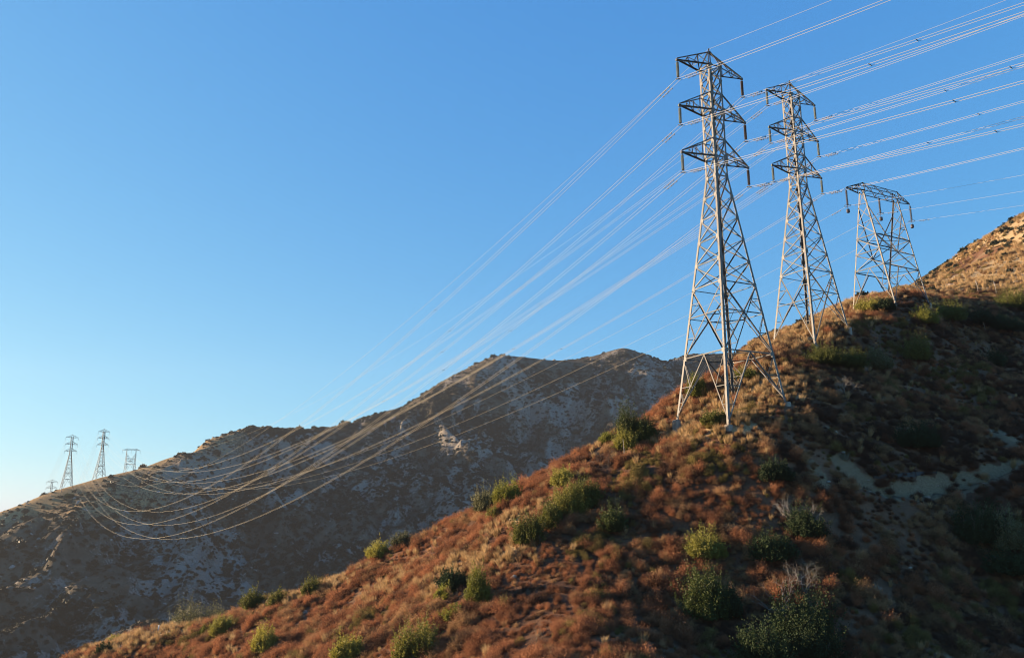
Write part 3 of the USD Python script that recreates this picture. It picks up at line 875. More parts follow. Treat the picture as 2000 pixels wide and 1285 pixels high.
spans = [(T1, F1, "nearest pylon", 0.00045, math.radians(51.3), -0.1305), (T2, F2, "second pylon", 0.00034, math.radians(55.2), -0.131)]
drng = np.random.default_rng(12)
for T, F, nm, k, ph, sl in spans:
    a, b = tips_of(T), tips_of(F)
    for (s, lv), tip in a.items():
        P, Q = tip - [0, 0, STR], b[(s, lv)] - [0, 0, STR]
        d0 = drng.uniform(45, 75)
        bundle(P, Q, k, f"twin wires from the {nm}'s {names[lv]} crossarm, {side[s]} end, sagging left across the canyon", "twin wires across the canyon", spacers=np.arange(d0, 330, 66), mat=old_wire)
        end = P + 230 * np.array([math.cos(ph), -math.sin(ph), 0])
        end[2] = P[2] + 230 * sl + 0.00045 * 230 ** 2
        bundle(P, end, 0.00045, f"twin wires from the {nm}'s {names[lv]} crossarm, {side[s]} end, running out to the right", "twin wires to the upper right", spacers=(drng.uniform(19, 27),) if lv != 2 or s > 0 else (), n=60, r=0.019)
    P, Q = T["C"] + [0, 0, PEAK + 0.3], F["C"] + [0, 0, PEAK + 0.3]
    bundle(P, Q, k * 0.88, f"thin ground wire from the peak of the {nm} going left over the canyon", "ground wires", False, (), False, 0.013, name="ground_wire", mat=old_wire)
    end = P + 230 * np.array([math.cos(ph), -math.sin(ph), 0])
    end[2] = P[2] + 230 * sl + 0.0004 * 230 ** 2
    bundle(P, end, 0.0004, f"thin ground wire from the peak of the {nm} going to the upper right", "ground wires", False, (), False, 0.014, n=60, name="ground_wire")
for tip, tip2, wh in zip(portal_hang(T3), portal_hang(F3), ("left end", "middle", "right end")):
    P, Q = tip - [0, 0, 2.78], tip2 - [0, 0, 2.78]
    bundle(P, Q, 0.00030, f"single thin wire from the near flat-topped pylon's {wh}, going left over the canyon", "single wires of the flat-topped pylons", False, (), True, 0.014, mat=old_wire)
    end = P + 230 * np.array([math.cos(math.radians(55)), -math.sin(math.radians(55)), 0])
    end[2] = P[2] + 230 * -0.16 + 0.0004 * 230 ** 2
    bundle(P, end, 0.0004, f"single thin wire from the near flat-topped pylon's {wh}, going to the right edge", "single wires of the flat-topped pylons", False, (), True, 0.013, n=60)
step = F0["C"] - F1["C"]
for F, nm, dest in ((F1, "far bush-side pylon", F0["C"]), (F2, "highest far pylon", F2["C"] + step * 1.02 + [0, 0, -16])):
    A, L = frame(F0["yaw"])
    for (s, lv), tip in tips_of(F).items():
        Q = dest + s * ARM * A + [0, 0, lv * SP - STR]
        bundle(tip - [0, 0, STR], Q, 0.0006, f"faint wires dropping behind the ridge from {names[lv]} crossarm's {side[s]} end, {nm}", "faint wires behind the left ridge", True, (), False, 0.022, n=24, mat=old_wire)

# ------------------------------------------------------------------ air
haze_mat = usdkit.material(stage, MATS + "haze", {"v": ("principled_volume", {"color": (0.80, 0.86, 0.95), "density": 0.000045, "anisotropy": 0.3})}, volume="v.volume")
hb_ = trimesh.creation.box((2600, 2100, 480)); hb_.apply_translation([0, 950, 107])
hz = obj("haze", hb_, haze_mat)
tag(hz, "thin evening haze between the hillside and the far mountain", "haze", kind="stuff")

# ------------------------------------------------------------------ plants
rng = np.random.default_rng(2024)


def quads_to_tris(Q):
    """Q: (n, 4, 3) leaf outlines -> mesh."""
    n = len(Q)
    b = np.arange(n)[:, None] * 4
    return Q.reshape(-1, 3), np.vstack([b + [0, 1, 2], b + [0, 2, 3]])


def rand_dirs(n, r):
    d = r.normal(size=(n, 3))
    return d / np.linalg.norm(d, axis=1, keepdims=True)


def leaves(base, direction, length, width, r):
    """Leaf-shaped quads: base, direction (n,3), length and width (n,)."""
    s = np.cross(direction, rand_dirs(len(base), r))
    s /= np.linalg.norm(s, axis=1, keepdims=True) + 1e-9
    L, W = length[:, None], width[:, None]
    return np.stack([base, base + direction * L * 0.5 + s * W * 0.5, base + direction * L, base + direction * L * 0.5 - s * W * 0.5], 1)


def crown(w, h, d, seed, spiky=0.5, leaf=0.12, density=1.0, lobes=7):
    """A shrub's leaf mass: leafy shoots fan out from several roots, long ones and short ones in ragged bunches. Base at the origin."""
    r = np.random.default_rng(seed)
    k = max(4, lobes)
    ang = r.uniform(0, 2 * np.pi, k)
    rad = np.sqrt(r.random(k)) * 0.62
    root = np.stack([np.cos(ang) * rad * w / 2, np.sin(ang) * rad * d / 2, np.zeros(k)], 1)
    reach = r.uniform(0.30, 1.08, k) * (1 - 0.35 * rad)
    area = w * h + d * h + w * d
    n = int(np.clip(44 * area * density, 60, 900))
    li = r.integers(0, k, n)
    u = rand_dirs(n, r)
    u[:, 2] = np.abs(u[:, 2]) * (0.6 + 0.9 * spiky) + 0.12
    u[:, :2] += root[li][:, :2] / np.array([w, d]) * 1.5
    u /= np.linalg.norm(u, axis=1, keepdims=True)
    ln = reach[li] * r.uniform(0.45, 1.08, n)
    ln *= np.where(r.random(n) < 0.14, 1.28, 1.0)
    start = root[li] + u * np.array([w, d, h])[None] * 0.10
    tip = root[li] * 0.85 + u * ln[:, None] * np.array([w * 0.46, d * 0.46, h * 1.0])
    per = 24
    t = np.tile(np.linspace(0.0, 1.0, per) ** 0.62 * 0.8 + 0.2, n) + r.uniform(-0.03, 0.03, n * per)
    idx = np.repeat(np.arange(n), per)
    bend = np.array([0, 0, 1.0]) * (0.10 + 0.12 * spiky) * h
    p = start[idx] * (1 - t)[:, None] + tip[idx] * t[:, None] + (t ** 2)[:, None] * bend - 0.5 * bend * t[:, None]
    jit = 0.035 + 0.03 * (1 - spiky)
    p += r.normal(0, jit, (n * per, 3))
    keep = p[:, 2] > -0.05
    dirs = unit_rows(tip - start)
    ld = unit_rows(rand_dirs(n * per, r) * 0.9 + dirs[idx] * 0.8)
    sz = leaf * r.uniform(0.65, 1.25, n * per) * (1.05 - 0.35 * np.clip(t, 0, 1))
    q = leaves(p, ld, sz, sz * r.uniform(0.5, 0.8, n * per), r)[keep]
    cs = root * 0.9 + np.stack([0 * rad, 0 * rad, reach * h * 0.62], 1)
    return quads_to_tris(q), cs


def unit_rows(a):
    return a / (np.linalg.norm(a, axis=1, keepdims=True) + 1e-9)


def stems(cs, h, seed, r0=0.05):
    r = np.random.default_rng(seed)
    parts = []
    for c in cs:
        p0 = r.normal(0, 0.10, 3) * [1, 1, 0] + [0, 0, -0.3]
        mid = p0 * 0.4 + c * 0.6 + r.normal(0, 0.08, 3)
        mid[2] = c[2] * 0.45
        parts.append(tube([p0, mid, c], [r0, r0 * 0.7, r0 * 0.35], 5))
    return cat_mesh(parts)


def branches(h, w, seed, levels=4, r0=0.05, lean=(0, 0), trunks=4, up=0.55):
    """A bare shrub: forked, crooked, tapering branches. Base at the origin."""
    r = np.random.default_rng(seed)
    parts = []

    def go(p, d, length, rad, lv):
        n = 4
        pts = [p]
        for k in range(n):
            d = unit(d + r.normal(0, 0.2, 3) + [0, 0, 0.05])
            pts.append(pts[-1] + d * length / n)
        parts.append(tube(pts, np.linspace(rad, rad * 0.62, n + 1), 5 if lv < 2 else 4))
        if lv < levels:
            for _ in range(r.integers(2, 4)):
                k = r.integers(2, n + 1)
                nd = unit(d + rand_dirs(1, r)[0] * 0.85 + [0, 0, 0.15])
                go(pts[k], nd, length * r.uniform(0.55, 0.8), rad * 0.58, lv + 1)
    for k in range(trunks):
        a = r.uniform(0, 2 * np.pi)
        d = unit(np.array([math.cos(a) * w / h * 0.8 + lean[0], math.sin(a) * w / h * 0.8 + lean[1], up + 0.4]))
        go(np.array([0, 0, -0.15]) + r.normal(0, 0.05, 3) * [1, 1, 0], d, h * 0.42, r0 * r.uniform(0.7, 1.1), 1)
    v, f = cat_mesh(parts)
    v = v * [1, 1, h / max(v[:, 2].max(), 1e-3)]
    return v, f


def on_hill(u, v):
    """Where the line of sight through pixel (u, v) meets the near hillside."""
    d = at(u, v, 1.0)
    t = np.arange(30, 240, 0.2)
    p = d[None] * t[:, None]
    hit = np.nonzero(p[:, 2] < H1(p[:, 0], p[:, 1]))[0]
    q = p[hit[0]] if len(hit) else d * 90
    return np.array([q[0], q[1], float(H1(q[0], q[1]))])


# (pixel of the foot, size in pixels, leaf material, spikiness, label)
SHRUBS = [
    ((1228, 868), (52, 78), mid_leaf, 0.7, "tall dark green shrub with an upright top on the crest left of the nearest pylon"),
    ((1258, 862), (52, 50), mid_leaf, 0.5, "rounder green shrub leaning on the tall one left of the nearest pylon"),
    ((1222, 882), (40, 42), yellow_leaf, 0.5, "yellow-green shrub in front of the tall shrub beside the thin pale stalk"),
    ((1187, 866), (40, 24), sumac_leaf, 0.4, "small low green shrub on the crest just left of the tall shrub"),
    ((1103, 950), (44, 34), yellow_leaf, 0.5, "small yellow-green shrub below the dark bare bush near the crest"),
    ((1148, 992), (56, 56), yellow_leaf, 0.6, "uppermost shrub of the long yellow-green clump on the lit slope"),
    ((1112, 1014), (62, 66), yellow_leaf, 0.7, "middle shrub of the long yellow-green clump on the lit slope"),
    ((1078, 1035), (48, 50), yellow_leaf, 0.6, "low shrub joining the two ends of the long yellow-green clump"),
    ((1036, 1064), (62, 56), yellow_leaf, 0.8, "bright lowest shrub of the long yellow-green clump, with upright tips"),
    ((952, 998), (50, 44), grey_leaf, 0.6, "grey-green spiky shrub at the skyline of the lit slope"),
    ((992, 985), (50, 48), sumac_leaf, 0.6, "green shrub right of the grey-green one at the skyline of the lit slope"),
    ((962, 1014), (34, 22), yellow_leaf, 0.5, "small yellow-green patch of leaves under the grey-green skyline shrub"),
    ((1191, 1040), (58, 44), mid_leaf, 0.25, "round compact green shrub alone in the middle of the lit slope"),
    ((1382, 1090), (74, 48), yellow_leaf, 0.45, "rounded light green shrub with sunlit top at the edge of the shade"),
    ((1385, 1208), (94, 96), mid_leaf, 0.95, "large upright green shrub with many spiky shoots in the lower middle"),
    ((1422, 1208), (60, 60), dark_leaf, 0.4, "dark green lower side shrub at the right of the spiky one in the lower middle"),
    ((1515, 942), (58, 40), dark_leaf, 0.5, "dark green shrub above the lit grass rim right of the nearest pylon's foot"),
    ((1575, 1052), (76, 52), dark_leaf, 0.3, "dark green shrub with white dead branches sticking out of it"),
    ((1512, 1096), (70, 54), dark_leaf, 0.4, "dark green shrub with one lit yellow tip in the shaded slope"),
    ((1572, 1252), (120, 112), dark_leaf, 0.35, "biggest dark green shrub at the bottom, with pale dead twigs above"),
    ((1600, 1300), (90, 80), dark_leaf, 0.4, "dark shrub cut by the bottom edge, right below the biggest dark shrub"),
    ((1500, 1300), (110, 76), dark_leaf, 0.4, "dark shrub cut by the bottom edge, left below the biggest dark shrub"),
    ((1612, 714), (74, 40), sumac_leaf, 0.5, "long low green shrub at the foot of the second pylon"),
    ((1660, 722), (66, 48), sumac_leaf, 0.5, "taller right half of the green thicket below the second pylon"),
    ((1712, 722), (56, 44), grey_leaf, 0.5, "grey-green thin shrub with bare twigs right of the thicket below the second pylon"),
    ((1790, 706), (64, 54), yellow_leaf, 0.9, "single spiky yellow-green shrub in the shade right of the thicket"),
    ((1790, 876), (84, 56), dark_leaf, 0.5, "wide dark green shrub above the dirt track"),
    ((1850, 628), (76, 52), sumac_leaf, 0.5, "large green shrub with lit top on the right crest"),
    ((1806, 634), (52, 36), sumac_leaf, 0.4, "smaller green shrub left of the large one on the right crest"),
    ((1905, 634), (76, 36), dark_leaf, 0.4, "low dark green shrub right of the large one on the right crest"),
    ((1700, 609), (54, 30), yellow_leaf, 0.4, "yellow-green shrub between the legs of the flat-topped pylon"),
    ((1730, 607), (40, 26), dark_leaf, 0.4, "dark green shrub behind the right legs of the flat-topped pylon"),
    ((1978, 606), (76, 52), sumac_leaf, 0.5, "green shrub with lit top at the right edge below the yucca stalks"),
    ((1965, 648), (84, 36), dark_leaf, 0.4, "wide dark shrub at the right edge below the lit one"),
    ((1935, 716), (70, 32), dark_leaf, 0.4, "dull low shrub in the shaded slope near the right edge"),
    ((815, 1292), (80, 72), yellow_leaf, 0.95, "bright yellow-green spiky shrub at the bottom edge"),
    ((682, 1292), (62, 44), yellow_leaf, 0.85, "loose yellow-green shrub at the bottom edge left of the bright spiky one"),
    ((515, 1274), (42, 46), yellow_leaf, 0.7, "bright yellow-green shrub alone on the lower left slope"),
    ((609, 1162), (38, 30), yellow_leaf, 0.5, "small yellow-green shrub on the left crest, rightmost of three"),
    ((541, 1186), (30, 30), yellow_leaf, 0.6, "small yellow-green shrub on the left crest, middle of three"),
    ((494, 1190), (42, 32), yellow_leaf, 0.9, "small spiky yellow-green shrub on the left crest, leftmost of three"),
    ((738, 1090), (46, 30), yellow_leaf, 0.5, "yellow-green shrub on the skyline of the slope below the canyon"),
    ((786, 1068), (36, 26), grey_leaf, 0.6, "pale grey-green shrub on the skyline uphill of the yellow-green one"),
    ((885, 1150), (58, 34), dark_leaf, 0.6, "dark green shrub with sunlit tips around a dark burnt hollow"),
    ((868, 1168), (36, 24), sumac_leaf, 0.5, "low green shrub at the left rim of the dark burnt hollow"),
    ((934, 1182), (42, 56), sumac_leaf, 0.8, "narrow upright green shrub right of the dark burnt hollow"),
    ((880, 1212), (44, 26), sumac_leaf, 0.5, "small dark green shrub below the dark burnt hollow"),
    ((432, 1240), (36, 34), yellow_leaf, 0.5, "yellow-green shrub in the shade below the grey-green tree"),
    ((402, 1240), (24, 18), sumac_leaf, 0.5, "tiny green shrub in the shade below the grey-green tree"),
    ((222, 1256), (34, 14), yellow_leaf, 0.5, "tiny low yellow-green shrub on the crest at the lower left"),
    ((205, 1275), (34, 18), dark_leaf, 0.4, "dark low shrub at the lower left end of the slope"),
    ((1396, 832), (44, 26), yellow_leaf, 0.7, "low green shrub between the front legs of the nearest pylon"),
    ((1362, 776), (40, 46), sumac_leaf, 0.5, "dark green shrub behind the left leg of the nearest pylon"),
    ((1455, 742), (50, 22), sumac_leaf, 0.5, "small green shrub seen through the lower lattice of the nearest pylon"),
    ((1912, 1062), (90, 92), dark_leaf, 0.35, "big dark bush in the shade below the dirt track"),
    ((1962, 1075), (80, 84), grey_leaf, 0.35, "big dull olive bush beside the dark one below the dirt track"),
    ((1955, 1120), (120, 50), dark_leaf, 0.3, "low dark thicket at the right edge below the two big bushes"),
    ((690, 1106), (26, 16), yellow_leaf, 0.5, "tiny bright shrub on the skyline below the yellow-green one"),
]
for k, ((u, v), (pw, ph_), mat, spk, label) in enumerate(SHRUBS):
    b = on_hill(u, min(v, 1284 if v > 1284 else v))
    if v > 1284:
        b = on_hill(u, v)
    sc = b[1] / FPX * 1.03
    w, h = pw * sc * 1.12, ph_ * sc * 1.15
    root = thing("leafy_shrub", label, "shrub", b, "green shrubs on the near hillside")
    cm, cs = crown(w, h, w * 0.85, 100 + k, spk, leaf=0.165 if w > 1.5 else 0.13, density=1.15 if spk < 0.85 else 0.9, lobes=int(np.clip(6 + w * 3.2, 8, 20)))
    obj("foliage", cm, mat, root)
    obj("stems", stems(cs, h, 300 + k, 0.03 + 0.008 * h), stem_mat, root)

for k, ((u, v), (pw, ph_), label) in enumerate([((372, 1228), (86, 62), "grey-green rounded tree behind the lower left crest"), ((418, 1218), (46, 40), "smaller grey-green tree right of the rounded one behind the left crest")]):
    p = at(u, v, 97.0)
    z = float(H1(p[0], p[1]))
    sc = p[1] / FPX
    top_z = at(u, v - ph_, 97.0)[2]
    h, w = (top_z - z) * 1.15, pw * sc * 1.1
    root = thing("small_tree", label, "tree", (p[0], p[1], z))
    cm, cs = crown(w, h, w * 0.9, 500 + k, 0.45, leaf=0.17, density=3.0, lobes=16)
    obj("crown", cm, grey_leaf, root)
    obj("trunk", stems(cs, h, 520 + k, 0.10), stem_mat, root)

BARE = [
    ((1570, 1160), (70, 66), pale_wood, (0.0, 0), 5, "pale dead bush with many upright twigs above the biggest dark shrub"),
    ((1530, 1195), (86, 84), pale_wood, (-0.9, 0), 4, "white crooked dead branches reaching left beside the biggest dark shrub"),
    ((1548, 1030), (44, 60), pale_wood, (-0.2, 0), 4, "white dead branches above the dark shrub in the shaded slope"),
    ((1590, 1010), (54, 30), pale_wood, (0.4, 0), 4, "thin grey dead twigs right of the white dead branches"),
    ((1652, 770), (46, 42), pale_wood, (0, 0), 5, "round pale leafless bush in the shade below the thicket"),
    ((1520, 915), (44, 30), burnt_wood, (0, 0), 4, "dark bare twigs above the dark shrub near the lit rim"),
    ((1182, 918), (70, 52), burnt_wood, (0, 0), 5, "dark burnt leafless bush right under the shrubs on the crest"),
    ((1035, 932), (80, 40), burnt_wood, (0, 0), 5, "dark leafless thicket on the skyline left of the burnt bush"),
    ((1075, 912), (54, 30), burnt_wood, (0, 0), 4, "thin dark leafless bush on the skyline above the burnt bush"),
    ((850, 1098), (60, 60), burnt_wood, (0.1, 0), 5, "dark leafless bush low on the lit slope left of the straw tuft"),
    ((1055, 1068), (60, 34), burnt_wood, (0.9, 0), 4, "dark crooked dead branches lying in front of the lowest yellow-green shrub"),
    ((1000, 1092), (40, 30), burnt_wood, (0, 0), 4, "small dark leafless bush right of the straw tuft"),
    ((905, 1172), (40, 26), burnt_wood, (0, 0), 4, "dark twigs inside the burnt hollow"),
    ((302, 1232), (64, 26), stem_mat, (0, 0), 5, "low brown leafless brush left of the grey-green tree"),
    ((1050, 1250), (30, 30), stem_mat, (0, 0), 4, "small brown leafless bush near the bottom of the lit slope"),
    ((960, 1060), (44, 26), burnt_wood, (0, 0), 4, "dark twiggy bush above the straw tuft"),
    ((1712, 1150), (40, 16), pale_wood, (0.4, 0), 3, "grey fallen twigs in the lower right shade"),
    ((1715, 712), (50, 40), pale_wood, (0.2, 0), 5, "tangle of pale bare twigs in front of the grey-green thin shrub"),
]
for k, ((u, v), (pw, ph_), mat, lean, lv, label) in enumerate(BARE):
    b = on_hill(u, v)
    sc = b[1] / FPX
    root = thing("bare_shrub", label, "dead shrub", b, "leafless shrubs on the near hillside")
    v_, f_ = branches(ph_ * sc, pw * sc, 700 + k, lv, 0.018, lean, 5)
    obj("branches", (v_, f_), mat, root)


def simple(name, u, v, build, mat, label, cat):
    b = on_hill(u, v)
    v_, f_ = build(b[1] / FPX)
    m = obj(name, (v_ + b, f_), mat)
    tag(m, label, cat)
    return b


simple("dry_stalk", 1220, 897, lambda s: tube([[0, 0, -0.2], [-0.03, 0, 0.9], [-0.10, 0, 1.9]], [0.045, 0.04, 0.02], 6), pale_wood, "thin pale upright stalk in front of the shrubs on the crest", "dry stalk")
simple("marker_post", 308, 1237, lambda s: cat_mesh([tube([[0, 0, -0.3], [0.05, 0, 0.8]], 0.07, 8), lathe([(0, 0.9), (0.06, 0.88), (0.075, 0.8), (0.07, 0.75)], [0.05, 0, 0.0], 8)]), white_post, "short white marker post on the crest at the lower left", "marker post")
for u, v, h, lab in ((1947, 577, 2.6, "dry yucca stalk standing nearest the right edge on the lit crest"), (1911, 572, 2.4, "dry leaning yucca stalk left of the taller one on the lit crest"), (1925, 648, 1.6, "grey dry stalk in the shade below the lit crest")):
    simple("yucca_stalk", u, v, lambda s: cat_mesh([tube([[0, 0, -0.2], [-0.08, 0, h * 0.6], [-0.25, 0, h]], [0.05, 0.045, 0.03], 6), tube([[-0.12, 0, h * 0.7], [-0.26, 0, h * 1.05]], [0.10, 0.04], 6)]), pale_wood, lab, "yucca stalk")


def tuft(n, h, spread, seed, w=0.012):
    """Grass: thin blades that leave one root and bend outward."""
    r = np.random.default_rng(seed)
    a = r.uniform(0, 2 * np.pi, n)
    sp_ = spread * np.sqrt(r.random(n))
    hh = h * r.uniform(0.55, 1.0, n)
    b0 = np.stack([np.cos(a) * sp_ * 0.35, np.sin(a) * sp_ * 0.35, np.full(n, -0.05)], 1)
    tip = np.stack([np.cos(a) * sp_ * 1.0, np.sin(a) * sp_ * 1.0, hh], 1) + r.normal(0, 0.05, (n, 3))
    midp = (b0 + tip) / 2 + np.stack([0 * a, 0 * a, hh * 0.12], 1)
    s = np.stack([-np.sin(a), np.cos(a), 0 * a], 1) * w
    v = np.stack([b0 - s, b0 + s, midp + s * 0.8, midp - s * 0.8, tip], 1)
    k = np.arange(n)[:, None] * 5
    return v.reshape(-1, 3), np.vstack([k + [0, 1, 2], k + [0, 2, 3], k + [3, 2, 4]])


b = on_hill(952, 1092)
m = obj("straw_tuft", tuple([tuft(420, 1.15, 0.42, 81, 0.012)[0] + b, tuft(420, 1.15, 0.42, 81, 0.012)[1]]), straw)
tag(m, "single tall pale straw grass tuft on the lit lower slope", "grass tuft")
for u, v, lab in ((1738, 675, "pale blue-green yucca rosette below the right crest"), (1650, 902, "pale blue-green yucca rosette beside the bare pale rocks")):
    b = on_hill(u, v)
    v_, f_ = tuft(140, 0.62, 0.62, int(u), 0.03)
    m = obj("yucca", (v_ + b, f_), sage_leaf)
    tag(m, lab, "yucca")

# black sheet barrier on the outer edge of the track
pa = [on_hill(u, v) for u, v in ((1706, 934), (1740, 935), (1790, 934), (1830, 930))]
root = thing("edge_barrier", "low black sheet barrier with stakes along the dirt track", "barrier", (0, 0, 0))
v_, f_ = [], []
for k, p in enumerate(pa):
    hgt = (0.28, 0.36, 0.42, 0.2)[k]
    v_ += [p + [0, 0, -0.1], p + [0, 0.03, hgt], p + [0, 0.06, hgt], p + [0, 0.06, -0.1]]
    if k:
        o, n_ = (k - 1) * 4, k * 4
        for a, b2 in ((0, 1), (1, 2), (2, 3)):
            f_ += [(o + a, n_ + a, n_ + b2), (o + a, n_ + b2, o + b2)]
obj("sheet", (np.array(v_), np.array(f_)), black_mat, root)
for k, p in enumerate(pa):
    obj("stake", tube([p + [0, -0.02, -0.2], p + [0, -0.02, 0.5]], 0.025, 6), burnt_wood, root)


# ------------------------------------------------------------------ ground cover
def brush(n, R, h, seed, w=0.014, heads=2):
    """A dry, domed, twiggy bush: thin stems from one root, small seed heads at their ends."""
    r = np.random.default_rng(seed)
    d = rand_dirs(n, r); d[:, 2] = np.abs(d[:, 2]) * 0.9 + 0.15
    d /= np.linalg.norm(d, axis=1, keepdims=True)
    lump = 0.75 + 0.5 * meshkit.noise(d * 2.2 + seed, seed)
    ln = lump * r.uniform(0.55, 1.05, n)
    tip = d * ln[:, None] * [R, R, h]
    b0 = tip * r.uniform(0.05, 0.35, n)[:, None] + r.normal(0, 0.04, (n, 3)); b0[:, 2] -= 0.06
    s = np.cross(d, rand_dirs(n, r)) * w
    parts = [(np.stack([b0 - s, b0 + s, tip], 1).reshape(-1, 3), np.arange(n * 3).reshape(-1, 3))]
    m = n * heads
    c = np.repeat(tip, heads, 0) * r.uniform(0.62, 1.06, m)[:, None] + r.normal(0, 0.03, (m, 3))
    e1, e2 = rand_dirs(m, r) * 0.030, rand_dirs(m, r) * 0.030
    parts.append((np.stack([c - e1, c + e1, c + e2 * 1.6], 1).reshape(-1, 3), np.arange(m * 3).reshape(-1, 3)))
    return cat_mesh(parts)


def instancer(name, protos, pts, idx, scale, rotz, tilt, label, cat):
    path = numbered("/World/" + name)
    pi = UsdGeom.PointInstancer.Define(stage, path)
    for k, (nm, mesh, mat) in enumerate(protos):
        m = usdkit.mesh(stage, f"{path}/{nm}_{k:03d}", mesh, mat)
        pi.GetPrototypesRel().AddTarget(m.GetPath())
    pi.CreatePositionsAttr(Vt.Vec3fArray.FromNumpy(pts.astype(np.float32)))
    pi.CreateProtoIndicesAttr(Vt.IntArray.FromNumpy(idx.astype(np.int32)))
    pi.CreateScalesAttr(Vt.Vec3fArray.FromNumpy(scale.astype(np.float32)))
    hz = rotz / 2
    ax = np.stack([np.cos(tilt[:, 0]), np.sin(tilt[:, 0])], 1)
    sa, ca = np.sin(tilt[:, 1] / 2), np.cos(tilt[:, 1] / 2)
    w, x, y, z = ca * np.cos(hz), sa * (ax[:, 0] * np.cos(hz) + ax[:, 1] * np.sin(hz)), sa * (ax[:, 1] * np.cos(hz) - ax[:, 0] * np.sin(hz)), ca * np.sin(hz)
    q = [Gf.Quath(float(a), float(b_), float(c_), float(d_)) for a, b_, c_, d_ in zip(w, x, y, z)]
    pi.CreateOrientationsAttr(Vt.QuathArray(q))
    tag(pi, label, cat, kind="stuff")
    return pi


def scatter(n, xlo, xhi, ylo, yhi, seed):
    r = np.random.default_rng(seed)
    y = ylo + (yhi - ylo) * r.random(n)
    x = xlo + (xhi - xlo) * r.random(n)
    keep = (np.abs(x) < 0.80 * y + 6)
    return x[keep], y[keep], r


def slope_at(x, y, e=0.6):
    gx = (H1(x + e, y) - H1(x - e, y)) / (2 * e)
    gy = (H1(x, y + e) - H1(x, y - e)) / (2 * e)
    return gx, gy


def lean_of(gx, gy, r, k=0.45):
    """Plants lean a little out of the slope."""
    s = np.hypot(gx, gy)
    dirx, diry = -gx / (s + 1e-6), -gy / (s + 1e-6)
    return np.stack([np.arctan2(dirx, -diry), np.arctan(s) * k + 0 * s], 1) if False else np.stack([np.arctan2(diry, dirx) + np.pi / 2, np.arctan(s) * k], 1)


brush_protos = [("rust_brush", brush(260, 0.62, 0.62, 1), rust), ("rust_brush", brush(240, 0.55, 0.75, 2), rust), ("rust_brush", brush(280, 0.75, 0.55, 3), rust),
                ("tan_brush", brush(250, 0.60, 0.65, 4), tan), ("tan_brush", brush(230, 0.7, 0.5, 5), tan),
                ("umber_brush", brush(240, 0.6, 0.6, 6, 0.016), umber), ("umber_brush", brush(240, 0.7, 0.5, 7, 0.016), umber),
                ("olive_brush", brush(240, 0.55, 0.7, 8, 0.016), olive)]
x, y, r = scatter(150000, -75, 110, 30, 150, 4)
n1 = meshkit.fbm(np.stack([x, y, 0 * x], 1) / 5.0, 3, 91)
n2 = meshkit.fbm(np.stack([x, y, 0 * x], 1) / 11.0, 3, 93)
bare, grass = near_cover(x, y, None)
gx, gy = slope_at(x, y)
clear = np.array([on_hill(*q[0])[:2] for q in BARE])
kd1 = cKDTree(np.vstack([FEET, clear])).query(np.stack([x, y], 1))[0]
p_keep = np.clip(1.15 - bare * 1.05 - grass * 0.95, 0.05, 1) * np.clip(0.95 + (n1 - 0.4) * 2.0, 0.75 , 1) * np.clip(1.4 - y / 150, 0.4, 1)
keep = r.random(len(x)) < p_keep * (1 - 0.85 * blob(x, y, BURNT_SPOTS)) * np.clip((kd1 - 0.4) / 0.9, 0.03, 1)
x, y, n1, n2, gx, gy = (a[keep] for a in (x, y, n1, n2, gx, gy))
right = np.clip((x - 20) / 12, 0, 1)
mounds = np.stack([r.uniform(-80, 115, 5200), r.uniform(28, 155, 5200)], 1)            # the brush stands in mounds, one kind to a mound
md, mid_ = cKDTree(mounds).query(np.stack([x, y], 1))
mr = r.uniform(0.7, 1.5, len(mounds))[mid_]
swell = np.exp(-(md / mr) ** 2)
u0 = np.where(r.random(len(x)) < 0.55, r.random(len(mounds))[mid_], r.random(len(x)))
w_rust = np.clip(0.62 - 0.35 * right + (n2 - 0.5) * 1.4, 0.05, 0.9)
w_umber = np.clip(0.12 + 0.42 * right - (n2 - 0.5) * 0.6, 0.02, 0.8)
w_tan = np.clip(0.25 + (n1 - 0.5) * 0.9, 0.08, 0.6)
w_olive = np.clip(0.07 + (meshkit.fbm(np.stack([x, y, 0 * x], 1) / 6.0, 2, 191) - 0.62) * 3, 0.02, 0.6)
W = np.stack([w_rust, w_tan, w_umber, w_olive], 1); W /= W.sum(1, keepdims=True)
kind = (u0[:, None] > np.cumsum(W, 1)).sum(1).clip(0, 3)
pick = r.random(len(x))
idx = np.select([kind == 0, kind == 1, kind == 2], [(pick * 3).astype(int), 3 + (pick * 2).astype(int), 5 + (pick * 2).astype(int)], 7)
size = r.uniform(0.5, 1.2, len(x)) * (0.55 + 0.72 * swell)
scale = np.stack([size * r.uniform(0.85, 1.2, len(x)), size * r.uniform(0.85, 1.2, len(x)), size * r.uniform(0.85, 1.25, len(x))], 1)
instancer("dry_brush", brush_protos, np.stack([x, y, H1(x, y) - 0.04 + 0.12 * swell], 1), idx, scale, r.uniform(0, 6.28, len(x)), lean_of(gx, gy, r), "rust brown dry brush covering the near hillside", "dry brush")

